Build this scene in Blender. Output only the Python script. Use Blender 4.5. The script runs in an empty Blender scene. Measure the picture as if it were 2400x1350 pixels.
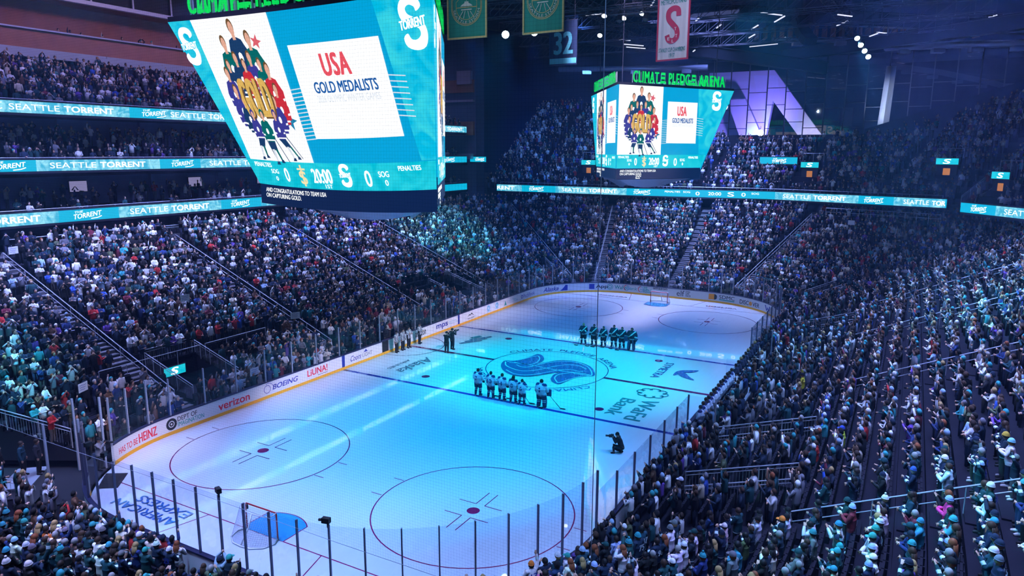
import bpy, bmesh, math, random
import numpy as np
from mathutils import Vector, Matrix

# ---------------------------------------------------------------- camera, world, big lights, exposure
SC = bpy.context.scene
COL = SC.collection
random.seed(7)
rng = np.random.default_rng(7)

CAM = np.array([-46.3353, -22.7049, 15.9718])
YAW, PITCH, ROLL, FPX = 0.5065, -0.1888, 0.0038, 1676.93
_f = np.array([math.cos(PITCH)*math.cos(YAW), math.cos(PITCH)*math.sin(YAW), math.sin(PITCH)])
_r = np.cross(_f, [0, 0, 1]); _r /= np.linalg.norm(_r)
_u = np.cross(_r, _f)
_r, _u = math.cos(ROLL)*_r+math.sin(ROLL)*_u, -math.sin(ROLL)*_r+math.cos(ROLL)*_u
cd = bpy.data.cameras.new('camera'); cd.sensor_width = 36; cd.lens = FPX/2400*36
cd.clip_start = .2; cd.clip_end = 600
cam = bpy.data.objects.new('camera', cd); COL.objects.link(cam)
cam.matrix_world = Matrix(((_r[0], _u[0], -_f[0], CAM[0]), (_r[1], _u[1], -_f[1], CAM[1]), (_r[2], _u[2], -_f[2], CAM[2]), (0, 0, 0, 1)))
SC.camera = cam
SC.view_settings.view_transform = 'Standard'; SC.view_settings.look = 'None'
SC.view_settings.gamma = 1; SC.view_settings.exposure = 0.0; SC.view_settings.use_curve_mapping = False
SC.cycles.use_denoising = True; SC.cycles.use_light_tree = False; SC.cycles.use_adaptive_sampling = True; SC.cycles.adaptive_threshold = .03; SC.cycles.adaptive_min_samples = 16
SC.cycles.max_bounces = 5; SC.cycles.diffuse_bounces = 2; SC.cycles.glossy_bounces = 3; SC.cycles.transparent_max_bounces = 24
SC.cycles.sample_clamp_indirect = 4

W = bpy.data.worlds.new('world'); SC.world = W; W.use_nodes = True
W.node_tree.nodes['Background'].inputs[0].default_value = (.02, .03, .12, 1)
W.node_tree.nodes['Background'].inputs[1].default_value = .10

def aim(o, d):
    o.rotation_euler = Vector(d).to_track_quat('-Z', 'Y').to_euler()
def spot(name, p, to, power, color, angle, blend=.5, size=.25):
    l = bpy.data.lights.new(name, 'SPOT'); l.energy = power; l.color = color
    l.spot_size = math.radians(angle); l.spot_blend = blend; l.shadow_soft_size = size
    o = bpy.data.objects.new(name, l); COL.objects.link(o); o.location = p
    aim(o, Vector(to)-Vector(p)); return o
def area(name, p, to, power, color, sx, sy, spread=180):
    l = bpy.data.lights.new(name, 'AREA'); l.energy = power; l.color = color
    l.shape = 'RECTANGLE'; l.size = sx; l.size_y = sy; l.spread = math.radians(spread)
    o = bpy.data.objects.new(name, l); COL.objects.link(o); o.location = p
    aim(o, Vector(to)-Vector(p)); return o

LAV = (.19, .47, 1.0); AZ = (.0, .38, 1.0); CY_ = (.0, .66, 1.0); TEAL = (.04, .62, .90)
# ice wash (moving heads on the trusses)
spot('ice_wash_light', (-36, 16, 30), (-28, 10, 0), 27000, LAV, 36, .9)
spot('ice_wash_light', (-38, -2, 30), (-30, -2, 0), 29000, LAV, 34, .9)
spot('ice_wash_light', (-34, -16, 30), (-27, -10, 0), 30000, LAV, 38, .9)
spot('ice_wash_light', (-12, 22, 30), (-12, 15, 0), 9000, LAV, 40, .9)
spot('ice_wash_light', (12, 22, 30), (12, 12, 0), 9000, LAV, 40, .9)
spot('ice_wash_light', (4, -22, 30), (5, -11, 0), 30000, (.06, .48, 1), 44, .9)
spot('ice_wash_light', (-10, -22, 30), (-10, -11, 0), 15000, (.06, .42, 1), 44, .9)
spot('ice_wash_light', (30, 12, 31), (29, 7, 0), 32000, (.34, .44, 1), 38, .9)
spot('ice_wash_light', (32, -12, 31), (29, -8, 0), 34000, (.32, .44, 1), 40, .9)
for y in (-17, 17):
    spot('ice_blue_light', (-16, y, 28), (-15, y*.03, 0), 52000, AZ, 44, .9)
    spot('ice_cyan_light', (0, y, 29), (0, y*.1, 0), 52000, CY_, 42, .9)
    spot('ice_blue_light', (15, y, 28), (15, y*.06, 0), 22000, (0, .25, 1), 42, .9)
spot('ice_cyan_light', (-2, 4, 31), (-3, 8, 0), 16000, CY_, 30, .9)
area('board_fill_light', (-5, -17, 27), (-4, 13, .6), 900, (.80, .68, 1.0), 46, 2, 14); area('board_fill_light', (4, 0, 31), (30.5, 0, .6), 600, (.80, .68, 1.0), 2, 24, 14)  # added area fills that whiten the left and far boards, without fixtures
# house light over the stands
HL = (.31, .40, 1.0)
area('house_light', (-6, 23, 32), (-6, 30, 4), 18500, (.34, .40, 1.0), 60, 3, 75)
area('house_light', (-6, -22, 32), (-6, -27, 4), 15000, HL, 60, 5, 75)
area('house_light', (37, 0, 31), (42, 0, 6), 14500, HL, 5, 44, 80)
area('house_light', (-38, 4, 32), (-39, 4, 3), 6800, (.40, .40, 1.0), 6, 36, 75)
area('house_light', (51, 2, 27.5), (59, 2, 17), 3600, (.17, .26, 1.0), 4, 44, 100)
area('house_light', (0, 32, 33), (0, 42, 17), 3400, (.36, .33, 1.0), 80, 5, 110)
spot('stage_beam_light', (10.2, 9.4, 25.6), (26, 14, 6), 46000, (.02, .20, 1), 34, .6); spot('stage_beam_light', (11, 7.0, 25.7), (34, 20, 10), 36000, (.03, .16, 1), 32, .6)
area('press_level_fill_light', (-4, 30, 33), (-4, 46, 26), 420, (1, .55, .45), 70, 2, 70)  # added warm fill from the roof side to redden the press-level wood
spot('column_fill_light', (62, -14, 20), (71, -18.4, 23), 8000, (.6, .72, 1), 40, .8)  # added spot with no fitting, brightens the leaning column
spot('banner_fill_light', (-26, 2, 27), (-8.7, -1.5, 24.5), 3000, (.6, .8, 1), 30, .8); spot('banner_fill_light', (-8, -10, 28), (3, -7, 24), 3200, (.75, .75, 1), 40, .8)  # both spots added only to brighten the hanging banners
spot('stand_blue_fill_light', (20, 8, 30), (56, 23, 17), 70000, (.08, .26, 1), 44, .9)  # added blue fill lifting the far left upper crowd, no lamp modelled
# coloured beams raking the crowd
for p, t, e, a in (((-26, 6, 30), (-29, 21, 4), 80000, 26), ((10, 8, 30), (26, 27, 6), 95000, 28), ((14, -6, 30), (6, -31, 7), 120000, 30),
                   ((40, -16, 27.5), (20, -27, 5.5), 60000, 26), ((-30, -8, 30), (-24, -25, 5), 40000, 28), ((34, 2, 31), (46, 3, 8), 12000, 20)):
    spot('crowd_beam_light', p, t, e, TEAL if a != 20 else (.1, 1, .4), a, .8)

# ---------------------------------------------------------------- materials
def mat(name, color=(.5, .5, .5), rough=.6, metal=0, emit=None, strength=1, spec=.5, noise=0, scale=8, coat=0):
    m = bpy.data.materials.new(name); m.use_nodes = True
    nt = m.node_tree; b = nt.nodes['Principled BSDF']
    b.inputs['Base Color'].default_value = (*color, 1); b.inputs['Roughness'].default_value = rough
    b.inputs['Metallic'].default_value = metal; b.inputs['Specular IOR Level'].default_value = spec
    b.inputs['Coat Weight'].default_value = coat
    if emit is not None:
        b.inputs['Emission Color'].default_value = (*emit, 1); b.inputs['Emission Strength'].default_value = strength
    if noise:
        tc = nt.nodes.new('ShaderNodeTexCoord'); n = nt.nodes.new('ShaderNodeTexNoise'); n.inputs['Scale'].default_value = scale
        n.inputs['Detail'].default_value = 4
        nt.links.new(tc.outputs['Object'], n.inputs['Vector'])
        r = nt.nodes.new('ShaderNodeMapRange'); r.inputs['To Min'].default_value = 1-noise; r.inputs['To Max'].default_value = 1+noise
        nt.links.new(n.outputs['Fac'], r.inputs['Value'])
        mx = nt.nodes.new('ShaderNodeVectorMath'); mx.operation = 'SCALE'; mx.inputs[0].default_value = color
        nt.links.new(r.outputs[0], mx.inputs['Scale']); nt.links.new(mx.outputs[0], b.inputs['Base Color'])
    return m
def led(name, color, strength=1.0, sample=False, pattern=None):
    """an LED display surface; pattern = second colour mixed in by noise (moving-water backdrop)"""
    m = bpy.data.materials.new(name); m.use_nodes = True; nt = m.node_tree
    b = nt.nodes['Principled BSDF']; b.inputs['Base Color'].default_value = (.01, .01, .012, 1); b.inputs['Roughness'].default_value = .5
    b.inputs['Emission Color'].default_value = (*color, 1); b.inputs['Emission Strength'].default_value = strength
    if pattern:
        tc = nt.nodes.new('ShaderNodeTexCoord'); n = nt.nodes.new('ShaderNodeTexNoise'); n.inputs['Scale'].default_value = pattern[1]
        n.inputs['Detail'].default_value = 6; n.inputs['Distortion'].default_value = 1.5
        nt.links.new(tc.outputs['Object'], n.inputs['Vector'])
        rp = nt.nodes.new('ShaderNodeValToRGB'); rp.color_ramp.elements[0].position = .4; rp.color_ramp.elements[1].position = .66
        rp.color_ramp.elements[0].color = (*color, 1); rp.color_ramp.elements[1].color = (*pattern[0], 1)
        nt.links.new(n.outputs['Fac'], rp.inputs[0]); nt.links.new(rp.outputs[0], b.inputs['Emission Color'])
    m.cycles.emission_sampling = 'AUTO' if sample else 'NONE'
    return m
def objcol(name, rough=.8, spec=.3):
    m = mat(name, (.5, .5, .5), rough, spec=spec); nt = m.node_tree
    oi = nt.nodes.new('ShaderNodeObjectInfo'); n = nt.nodes.new('ShaderNodeTexNoise'); n.inputs['Scale'].default_value = 9
    tc = nt.nodes.new('ShaderNodeTexCoord'); nt.links.new(tc.outputs['Object'], n.inputs['Vector'])
    r = nt.nodes.new('ShaderNodeMapRange'); r.inputs['To Min'].default_value = .8; r.inputs['To Max'].default_value = 1.2
    nt.links.new(n.outputs['Fac'], r.inputs['Value'])
    mx = nt.nodes.new('ShaderNodeVectorMath'); mx.operation = 'SCALE'
    nt.links.new(oi.outputs['Color'], mx.inputs[0]); nt.links.new(r.outputs[0], mx.inputs['Scale'])
    nt.links.new(mx.outputs[0], nt.nodes['Principled BSDF'].inputs['Base Color'])
    return m

M = {}
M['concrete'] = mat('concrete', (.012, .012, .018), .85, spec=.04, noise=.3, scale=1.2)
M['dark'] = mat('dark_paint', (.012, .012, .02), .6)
M['black'] = mat('black_paint', (.006, .006, .009), .55)
M['stair'] = mat('stair_concrete', (.12, .12, .14), .8, spec=.1, noise=.2, scale=2)
M['steel'] = mat('steel', (.55, .56, .62), .35, metal=.7)
M['rail'] = mat('painted_rail', (.5, .52, .6), .4, metal=.4)
M['post'] = mat('aluminium_post', (.16, .17, .26), .35, metal=.6)
M['postlight'] = mat('bright_aluminium', (.6, .62, .7), .35, metal=.5)
M['white_board'] = mat('white_board', (.86, .87, .90), .3, coat=.3)
M['yellow_kick'] = mat('yellow_kick', (1.0, .50, .03), .4)
M['cap'] = mat('board_cap', (.02, .02, .06), .4)
M['wood'] = mat('warm_wood_panel', (.34, .12, .07), .55, noise=.25, scale=1.0)
M['band'] = mat('metal_fascia', (.55, .58, .72), .35, metal=.6)
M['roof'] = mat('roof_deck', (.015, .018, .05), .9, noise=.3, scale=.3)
M['truss'] = mat('truss_paint', (.035, .035, .06), .5)
M['duct'] = mat('galvanised_duct', (.5, .5, .6), .35, metal=.7)
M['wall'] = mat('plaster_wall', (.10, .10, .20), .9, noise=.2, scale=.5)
M['seat'] = mat('seat_plastic', (.010, .010, .016), .5, spec=.15)
M['vinyl_black'] = mat('vinyl_black', (.01, .01, .014), .5)
M['vinyl_red'] = mat('vinyl_red', (.85, .02, .04), .5)
M['vinyl_blue'] = mat('vinyl_blue', (.02, .04, .35), .5)
M['vinyl_teal'] = mat('vinyl_teal', (.03, .42, .36), .5)
M['vinyl_orange'] = mat('vinyl_orange', (.9, .35, .03), .5)
M['vinyl_sky'] = mat('vinyl_sky', (.2, .55, .75), .5)
M['vinyl_grey'] = mat('vinyl_grey', (.25, .27, .33), .5)
def icemat(name, col, rough=.085):
    m = mat(name, col, rough, spec=.85); nt = m.node_tree; b = nt.nodes['Principled BSDF']
    b.inputs['IOR'].default_value = 1.33; b.inputs['Coat Weight'].default_value = 1; b.inputs['Coat IOR'].default_value = 2.2; b.inputs['Coat Roughness'].default_value = .018
    tc = nt.nodes.new('ShaderNodeTexCoord'); mp = nt.nodes.new('ShaderNodeMapping'); mp.inputs['Scale'].default_value = (.35, 2.2, 1); mp.inputs['Rotation'].default_value = (0, 0, .6)
    n = nt.nodes.new('ShaderNodeTexNoise'); n.inputs['Scale'].default_value = 2.2; n.inputs['Detail'].default_value = 7; n.inputs['Distortion'].default_value = .6
    nt.links.new(tc.outputs['Object'], mp.inputs['Vector']); nt.links.new(mp.outputs[0], n.inputs['Vector'])
    r = nt.nodes.new('ShaderNodeMapRange'); r.inputs['To Min'].default_value = rough*.6; r.inputs['To Max'].default_value = rough*1.5
    nt.links.new(n.outputs['Fac'], r.inputs['Value']); nt.links.new(r.outputs[0], b.inputs['Roughness'])
    r2 = nt.nodes.new('ShaderNodeMapRange'); r2.inputs['To Min'].default_value = .93; r2.inputs['To Max'].default_value = 1.05
    nt.links.new(n.outputs['Fac'], r2.inputs['Value'])
    mx = nt.nodes.new('ShaderNodeVectorMath'); mx.operation = 'SCALE'; mx.inputs[0].default_value = col
    nt.links.new(r2.outputs[0], mx.inputs['Scale']); nt.links.new(mx.outputs[0], b.inputs['Base Color'])
    return m
M['ice'] = icemat('ice', (.78, .85, .94))
M['ice_red'] = icemat('ice_red_paint', (.36, .015, .10)); M['ice_blue'] = icemat('ice_blue_paint', (.015, .05, .42))
M['ice_crease'] = icemat('ice_crease_paint', (.05, .42, .80)); M['ice_logo'] = icemat('ice_logo_paint', (.05, .16, .48))
M['ice_light'] = icemat('ice_light_paint', (.50, .78, .92)); M['ice_grey'] = icemat('ice_grey_paint', (.16, .22, .34))
M['ice_teal'] = icemat('ice_teal_paint', (.04, .30, .34))
def glassmat(name, tint, lo, hi, rough=.02):
    m = bpy.data.materials.new(name); m.use_nodes = True; nt = m.node_tree; nt.nodes.clear()
    o = nt.nodes.new('ShaderNodeOutputMaterial'); mx = nt.nodes.new('ShaderNodeMixShader'); t = nt.nodes.new('ShaderNodeBsdfTransparent')
    g = nt.nodes.new('ShaderNodeBsdfGlossy'); f = nt.nodes.new('ShaderNodeLayerWeight'); f.inputs[0].default_value = .5
    p = nt.nodes.new('ShaderNodeMath'); p.operation = 'POWER'; p.inputs[1].default_value = 4; r = nt.nodes.new('ShaderNodeMapRange'); r.inputs['To Min'].default_value = lo; r.inputs['To Max'].default_value = hi
    t.inputs[0].default_value = (*tint, 1); g.inputs['Roughness'].default_value = rough
    nt.links.new(f.outputs['Facing'], p.inputs[0]); nt.links.new(p.outputs[0], r.inputs['Value']); nt.links.new(r.outputs[0], mx.inputs[0])
    nt.links.new(t.outputs[0], mx.inputs[1]); nt.links.new(g.outputs[0], mx.inputs[2]); nt.links.new(mx.outputs[0], o.inputs[0])
    return m
M['glass'] = glassmat('rink_glass', (.93, .95, .985), .03, .55)
M['window'] = glassmat('window_glass', (.80, .85, .95), .05, .6)
M['net'] = mat('net_cord', (.75, .76, .82), .7)
M['goal_red'] = mat('goal_red', (.45, .01, .01), .35)
M['cyan_led'] = led('cyan_led', (.0, .42, .66), 1.15, True)
M['water_led'] = led('water_led', (.04, .40, .62), 1.2, True, ((.30, .72, .86), 1.3))
M['white_led'] = led('white_led', (.92, .96, 1.0), 1.5)
M['panel_led'] = led('panel_led', (.95, .97, 1.0), 1.1, True)
M['screen_blue'] = led('screen_blue', (.0, .38, .72), 1.0, True)
M['screen_teal'] = led('screen_teal', (.0, .55, .72), 1.0, True, ((.02, .66, .80), .8))
M['screen_wing'] = led('screen_wing', (.0, .52, .80), 1.0, True, ((.04, .68, .82), .7))
M['red_led'] = led('red_led', (.95, .10, .14), .9); M['blue_led'] = led('blue_led', (.01, .12, .45), .9)
M['star_red_led'] = led('star_red_led', (.85, .14, .18), .9); M['star_blue_led'] = led('star_blue_led', (.01, .25, .48), .9)
M['gold_led'] = led('gold_led', (.80, .50, .12), .95); M['golddark_led'] = led('gold_shadow_led', (.18, .09, .03), .9)
M['navy_led'] = led('navy_led', (.01, .05, .16), .9); M['green_jersey_led'] = led('green_jersey_led', (.0, .16, .16), .9)
M['red_jersey_led'] = led('red_jersey_led', (.7, .03, .05), .9); M['purple_led'] = led('purple_led', (.05, .05, .35), .9); M['skin_led'] = led('skin_led', (.85, .45, .33), .95)
M['faint_led'] = led('faint_led', (.72, .78, .88), 1.0); M['dark_led'] = led('dark_led', (.004, .02, .10), .8)
M['sandy_led'] = led('sandy_led', (.95, .80, .45), 1.0)
M['green_sign'] = led('green_sign', (.0, .72, .10), 1.0, True)
M['lamp'] = led('lamp_lens', (.55, .85, 1.0), 14.0); M['lamp_white'] = led('lamp_lens_white', (.9, .93, 1.0), 5.0)
M['tube'] = led('lit_tube', (.75, .78, 1.0), 1.1)
M['warm'] = led('warm_doorway', (.75, .28, .06), .6); M['tv'] = led('tv_screen', (.30, .28, .55), .7)
M['purple_wall'] = mat('lit_buttress', (.75, .74, .85), .8, noise=.15, scale=.15)
M['fabric'] = objcol('fabric'); M['skin'] = objcol('skin', .6); M['hairm'] = objcol('hair', .6)
M['stripe'] = mat('jersey_stripe', (.62, .78, .80), .8); M['eye'] = mat('eye', (.02, .015, .015), .3); M['lip'] = mat('lip', (.35, .10, .09), .5)
M['rubber'] = mat('rubber', (.012, .012, .015), .6); M['wood_stick'] = mat('stick_shaft', (.02, .02, .03), .4)
M['refblack'] = mat('referee_black', (.012, .012, .016), .8); M['refwhite'] = mat('referee_white', (.75, .76, .8), .8)

# ---------------------------------------------------------------- mesh helpers
class MB:
    def __init__(s): s.v = []; s.f = []; s.m = []
    def quad(s, a, b, c, d, m=0):
        n = len(s.v); s.v += [a, b, c, d]; s.f.append((n, n+1, n+2, n+3)); s.m.append(m)
    def poly(s, pts, m=0):
        n = len(s.v); s.v += list(pts); s.f.append(tuple(range(n, n+len(pts)))); s.m.append(m)
    def box(s, c, d, rz=0, m=0, R=None):
        n = len(s.v); cs, sn = math.cos(rz), math.sin(rz)
        for x in (-.5, .5):
            for y in (-.5, .5):
                for z in (-.5, .5):
                    p = (x*d[0], y*d[1], z*d[2])
                    if R is not None: p = tuple(R @ Vector(p))
                    s.v.append((c[0]+p[0]*cs-p[1]*sn, c[1]+p[0]*sn+p[1]*cs, c[2]+p[2]))
        for f in ((0, 1, 3, 2), (4, 6, 7, 5), (0, 4, 5, 1), (2, 3, 7, 6), (0, 2, 6, 4), (1, 5, 7, 3)):
            s.f.append(tuple(n+i for i in f)); s.m.append(m)
    def bar(s, a, b, r, n=6, m=0, r2=None):
        s.tube([a, b], [r, r if r2 is None else r2], n, m)
    def tube(s, pts, rad, n=6, m=0, cap=True, ref=(0, 0, 1)):
        """sweep; rad entries r or (lateral, depth)"""
        pts = [np.array(p, float) for p in pts]; k = len(pts); base = len(s.v)
        if not hasattr(rad, '__len__'): rad = [rad]*k
        for i, p in enumerate(pts):
            t = pts[min(i+1, k-1)]-pts[max(i-1, 0)]; t = t/(np.linalg.norm(t)+1e-9)
            q = np.array(ref, float)
            if abs(t@q) > .95: q = np.array((1., 0, 0)) if abs(t[0]) < .9 else np.array((0, 1., 0))
            a = np.cross(q, t); a /= np.linalg.norm(a); b = np.cross(t, a)
            ra, rb = (rad[i] if hasattr(rad[i], '__len__') else (rad[i], rad[i]))
            for j in range(n):
                w = 2*math.pi*j/n; s.v.append(tuple(p+a*ra*math.cos(w)+b*rb*math.sin(w)))
        for i in range(k-1):
            for j in range(n):
                s.f.append((base+i*n+j, base+i*n+(j+1) % n, base+(i+1)*n+(j+1) % n, base+(i+1)*n+j)); s.m.append(m)
        if cap:
            s.f.append(tuple(base+j for j in range(n-1, -1, -1))); s.f.append(tuple(base+(k-1)*n+j for j in range(n))); s.m += [m, m]
    def ball(s, c, r, n=8, k=6, m=0):
        rr = r if hasattr(r, '__len__') else (r, r, r); base = len(s.v)
        for i in range(k+1):
            a = math.pi*i/k
            for j in range(n):
                w = 2*math.pi*j/n
                s.v.append((c[0]+rr[0]*math.sin(a)*math.cos(w), c[1]+rr[1]*math.sin(a)*math.sin(w), c[2]+rr[2]*math.cos(a)))
        for i in range(k):
            for j in range(n):
                s.f.append((base+i*n+j, base+(i+1)*n+j, base+(i+1)*n+(j+1) % n, base+i*n+(j+1) % n)); s.m.append(m)
    def mesh(s, name, mats, smooth=False):
        me = bpy.data.meshes.new(name); me.from_pydata([tuple(map(float, p)) for p in s.v], [], s.f)
        for m in mats: me.materials.append(m)
        if len(mats) > 1: me.polygons.foreach_set('material_index', s.m)
        if smooth: me.polygons.foreach_set('use_smooth', [True]*len(s.f))
        me.update(); return me
    def build(s, name, mats, parent=None, smooth=False, loc=None, rz=None, kind=None):
        if not isinstance(mats, (list, tuple)): mats = [mats]
        return link(name, s.mesh(name, mats, smooth), parent, loc, rz, kind)
def link(name, me, parent=None, loc=None, rz=None, kind=None):
    o = bpy.data.objects.new(name, me); COL.objects.link(o)
    if parent is not None: o.parent = parent
    if loc is not None: o.location = loc
    if rz is not None: o.rotation_euler = (0, 0, rz)
    if kind: o['kind'] = kind
    return o
def tag(o, label, cat, group=None, kind=None):
    o['label'] = label; o['category'] = cat
    if group: o['group'] = group
    if kind: o['kind'] = kind
    return o
def thing(name, label, cat, loc=(0, 0, 0), rz=0, group=None):
    return tag(link(name, None, None, loc, rz), label, cat, group)
_gly = {}
def glyphs(body, bold=0, shear=0, spacing=1.0):
    k = (body, bold, shear, spacing)
    if k in _gly: return _gly[k]
    c = bpy.data.curves.new('lettering', 'FONT'); c.body = body; c.offset = bold; c.shear = shear; c.resolution_u = 3; c.space_character = spacing
    c.space_line = .85
    o = bpy.data.objects.new('lettering', c); COL.objects.link(o)
    dg = bpy.context.evaluated_depsgraph_get(); me = bpy.data.meshes.new_from_object(o.evaluated_get(dg))
    v = np.array([p.co[:2] for p in me.vertices]); f = [tuple(p.vertices) for p in me.polygons]
    bpy.data.objects.remove(o); bpy.data.curves.remove(c); bpy.data.meshes.remove(me)
    v = v-v.min(0); v = v/v.max(0)
    _gly[k] = (v, f); return _gly[k]
def text(body, fn, w, h, m, parent, name='lettering', bold=.02, shear=0, x0=0, y0=0, spacing=1.0, mb=None, mi=0):
    """letters laid on a surface: fn(x, y) -> point"""
    v, f = glyphs(body, 0, shear, spacing)
    b = mb if mb is not None else MB(); k = max(0, bold)*.9*h
    for dx, dy in ([(0, 0)] if k <= 0 else [(-k, -k*.5), (k, -k*.5), (k, k*.5), (-k, k*.5)] if bold <= .05 else [(k*i, k*.5*j) for i in (-1, -.5, 0, .5, 1) for j in (-1, 1)]):
        n = len(b.v); A = np.array([fn(x0+p[0]*w+dx, y0+p[1]*h+dy) for p in v], float)
        if n and k:
            q = [np.array(fn(x0+w*.5+e, y0+h*.5+g), float) for e, g in ((0, 0), (.01, 0), (0, .01))]; nn = np.cross(q[1]-q[0], q[2]-q[0]); A = A+nn/(np.linalg.norm(nn)+1e-12)*.0008*(n/len(v) if bold <= .05 else .4*n/len(v))
        b.v += [tuple(p) for p in A]; b.f += [tuple(n+i for i in q) for q in f]; b.m += [mi]*len(f)
    if mb is None: return b.build(name, m, parent)
def polyfill(pts, fn):
    """fill a simple 2-D outline, mapped by fn, triangulated"""
    from mathutils.geometry import tessellate_polygon
    tris = tessellate_polygon([[Vector((p[0], p[1], 0)) for p in pts]])
    b = MB(); b.v = [tuple(fn(*p)) for p in pts]; b.f = [tuple(t) for t in tris]; b.m = [0]*len(b.f); return b
def spline(pts, k=6, closed=True):
    pts = np.array(pts, float); n = len(pts); out = []
    for i in range(n if closed else n-1):
        p0, p1, p2, p3 = (pts[(i+j) % n] if closed else pts[min(max(i+j, 0), n-1)] for j in (-1, 0, 1, 2))
        for t in np.arange(k)/k:
            out.append(.5*((2*p1)+(-p0+p2)*t+(2*p0-5*p1+4*p2-p3)*t*t+(-p0+3*p1-3*p2+p3)*t**3))
    if not closed: out.append(pts[-1])
    return [tuple(p) for p in out]
def strip(pts, w, fn, mb, m=0):
    pts = np.array(pts, float); k = len(pts)
    t = np.gradient(pts, axis=0); t /= np.linalg.norm(t, axis=1)[:, None]+1e-9; nrm = np.c_[-t[:, 1], t[:, 0]]*w/2
    for i in range(k-1):
        mb.quad(fn(*(pts[i]-nrm[i])), fn(*(pts[i+1]-nrm[i+1])), fn(*(pts[i+1]+nrm[i+1])), fn(*(pts[i]+nrm[i])), m)
ONES = 'zeroth first second third fourth fifth sixth seventh eighth ninth tenth eleventh twelfth thirteenth fourteenth fifteenth sixteenth seventeenth eighteenth nineteenth'.split()
def ordinal(n):
    if n < 20: return ONES[n]
    T = {2: 'twent', 3: 'thirt', 4: 'fort', 5: 'fift', 6: 'sixt', 7: 'sevent', 8: 'eight', 9: 'ninet'}[n//10]
    return T+'ieth' if n % 10 == 0 else T+'y-'+ONES[n % 10]

# ---------------------------------------------------------------- the rink: ice, markings
HX, HY, RC = 30.48, 12.95, 8.53
CX, CY = HX-RC, HY-RC
SEGS = [2*CX, RC*math.pi/2, 2*CY, RC*math.pi/2, 2*CX, RC*math.pi/2, 2*CY, RC*math.pi/2]
CUM = np.r_[0, np.cumsum(SEGS)]
def rk(s, off=0.0, z=0.0):
    """point on the rink outline, s metres clockwise from the near end of the left boards; off = outwards"""
    s = s % CUM[-1]; i = int(np.searchsorted(CUM, s, 'right'))-1; d = s-CUM[i]; R = RC+off
    if i == 0: return (-CX+d, HY+off, z)
    if i == 2: return (HX+off, CY-d, z)
    if i == 4: return (CX-d, -HY-off, z)
    if i == 6: return (-HX-off, -CY+d, z)
    a = d/RC
    if i == 1: return (CX+R*math.sin(a), CY+R*math.cos(a), z)
    if i == 3: return (CX+R*math.cos(a), -CY-R*math.sin(a), z)
    if i == 5: return (-CX-R*math.sin(a), -CY-R*math.cos(a), z)
    return (-CX-R*math.cos(a), CY+R*math.sin(a), z)
def srange(a, b, step=.45):
    n = max(1, int(round((b-a)/step))); return [a+(b-a)*i/n for i in range(n+1)]
_N = [rk(s) for s in np.linspace(0, CUM[-1], 240, endpoint=False)]
b = MB(); b.poly([p for p in _N][::-1]); b.poly([(p[0], p[1], -.4) for p in _N])
for i in range(240):
    p, q = _N[i], _N[(i+1) % 240]; b.quad(p, q, (q[0], q[1], -.4), (p[0], p[1], -.4))
ice = b.build('floor', M['ice'], kind='structure')
_lz = [.002]
def onice(dz=None):
    z = _lz[0] if dz is None else dz
    return lambda x, y: (x, y, z)
def mark(name, m, fill):
    b = MB(); fill(b); _lz[0] += .0012; return b.build(name, m, ice)
def line(b, x0, y0, x1, y1, w):
    strip([(x0, y0), (x1, y1)], w, onice(), b)
def ring(b, cx, cy, r, w, a0=0, a1=360, n=72):
    strip([(cx+r*math.cos(math.radians(a0+(a1-a0)*i/n)), cy+r*math.sin(math.radians(a0+(a1-a0)*i/n))) for i in range(n+1)], w, onice(), b)
def disc(b, cx, cy, r, n=32): b.poly([onice()(cx+r*math.cos(2*math.pi*i/n), cy+r*math.sin(2*math.pi*i/n)) for i in range(n)])
ft = .3048
for sx in (-1, 1):
    mark('blue_line', M['ice_blue'], lambda b: line(b, sx*7.77, -HY+.02, sx*7.77, HY-.02, .30))
    gx = 89*ft*sx; gy = HY-(RC-math.sqrt(RC**2-(89*ft-CX)**2))
    mark('goal_line', M['ice_red'], lambda b: line(b, gx, -gy+.05, gx, gy-.05, .06))
    def crease(b):
        pts = [(gx, -1.22), (gx-sx*1.37, -1.22)]+[(gx-sx*1.83*math.cos(a), 1.83*math.sin(a)) for a in np.linspace(-.72, .72, 16)]+[(gx-sx*1.37, 1.22), (gx, 1.22)]
        b.poly([onice()(*p) for p in pts])
    mark('goal_crease', M['ice_crease'], crease)
    def cro(b):
        strip([(gx, -1.22), (gx-sx*1.37, -1.22)]+[(gx-sx*1.83*math.cos(a), 1.83*math.sin(a)) for a in np.linspace(-.72, .72, 16)]+[(gx-sx*1.37, 1.22), (gx, 1.22)], .05, onice(), b)
    mark('crease_outline', M['ice_red'], cro)
    def trap(b):
        for t in (-1, 1): line(b, gx, t*3.35, sx*(HX-.05), t*4.27, .05)
    mark('trapezoid_line', M['ice_red'], trap)
    for sy in (-1, 1):
        cx, cy = 69*ft*sx, 22*ft*sy
        def circ(b):
            ring(b, cx, cy, 4.57, .06); disc(b, cx, cy, .30)
            for q in (-1, 1):
                for w in (-1, 1):
                    line(b, cx+q*.61, cy+w*.23, cx+q*1.83, cy+w*.23, .05); line(b, cx+q*.61, cy+w*.23, cx+q*.61, cy+w*1.14, .05)
                for w in (-1, 1): line(b, cx+q*.86, cy+w*4.57, cx+q*.86, cy+w*5.18, .05)
        mark('faceoff_circle', M['ice_red'], circ)
        mark('faceoff_dot', M['ice_red'], lambda b: disc(b, 20*ft*sx, cy, .30))
def redl(b):
    line(b, 0, -HY+.02, 0, -4.6, .30); line(b, 0, 4.6, 0, HY-.02, .30)
mark('red_line', M['ice_red'], redl)
mark('centre_circle', M['ice_blue'], lambda b: ring(b, 0, 0, 4.57, .06))
mark('referee_crease', M['ice_red'], lambda b: ring(b, 0, HY, 3.05, .06, 180, 360))
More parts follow.
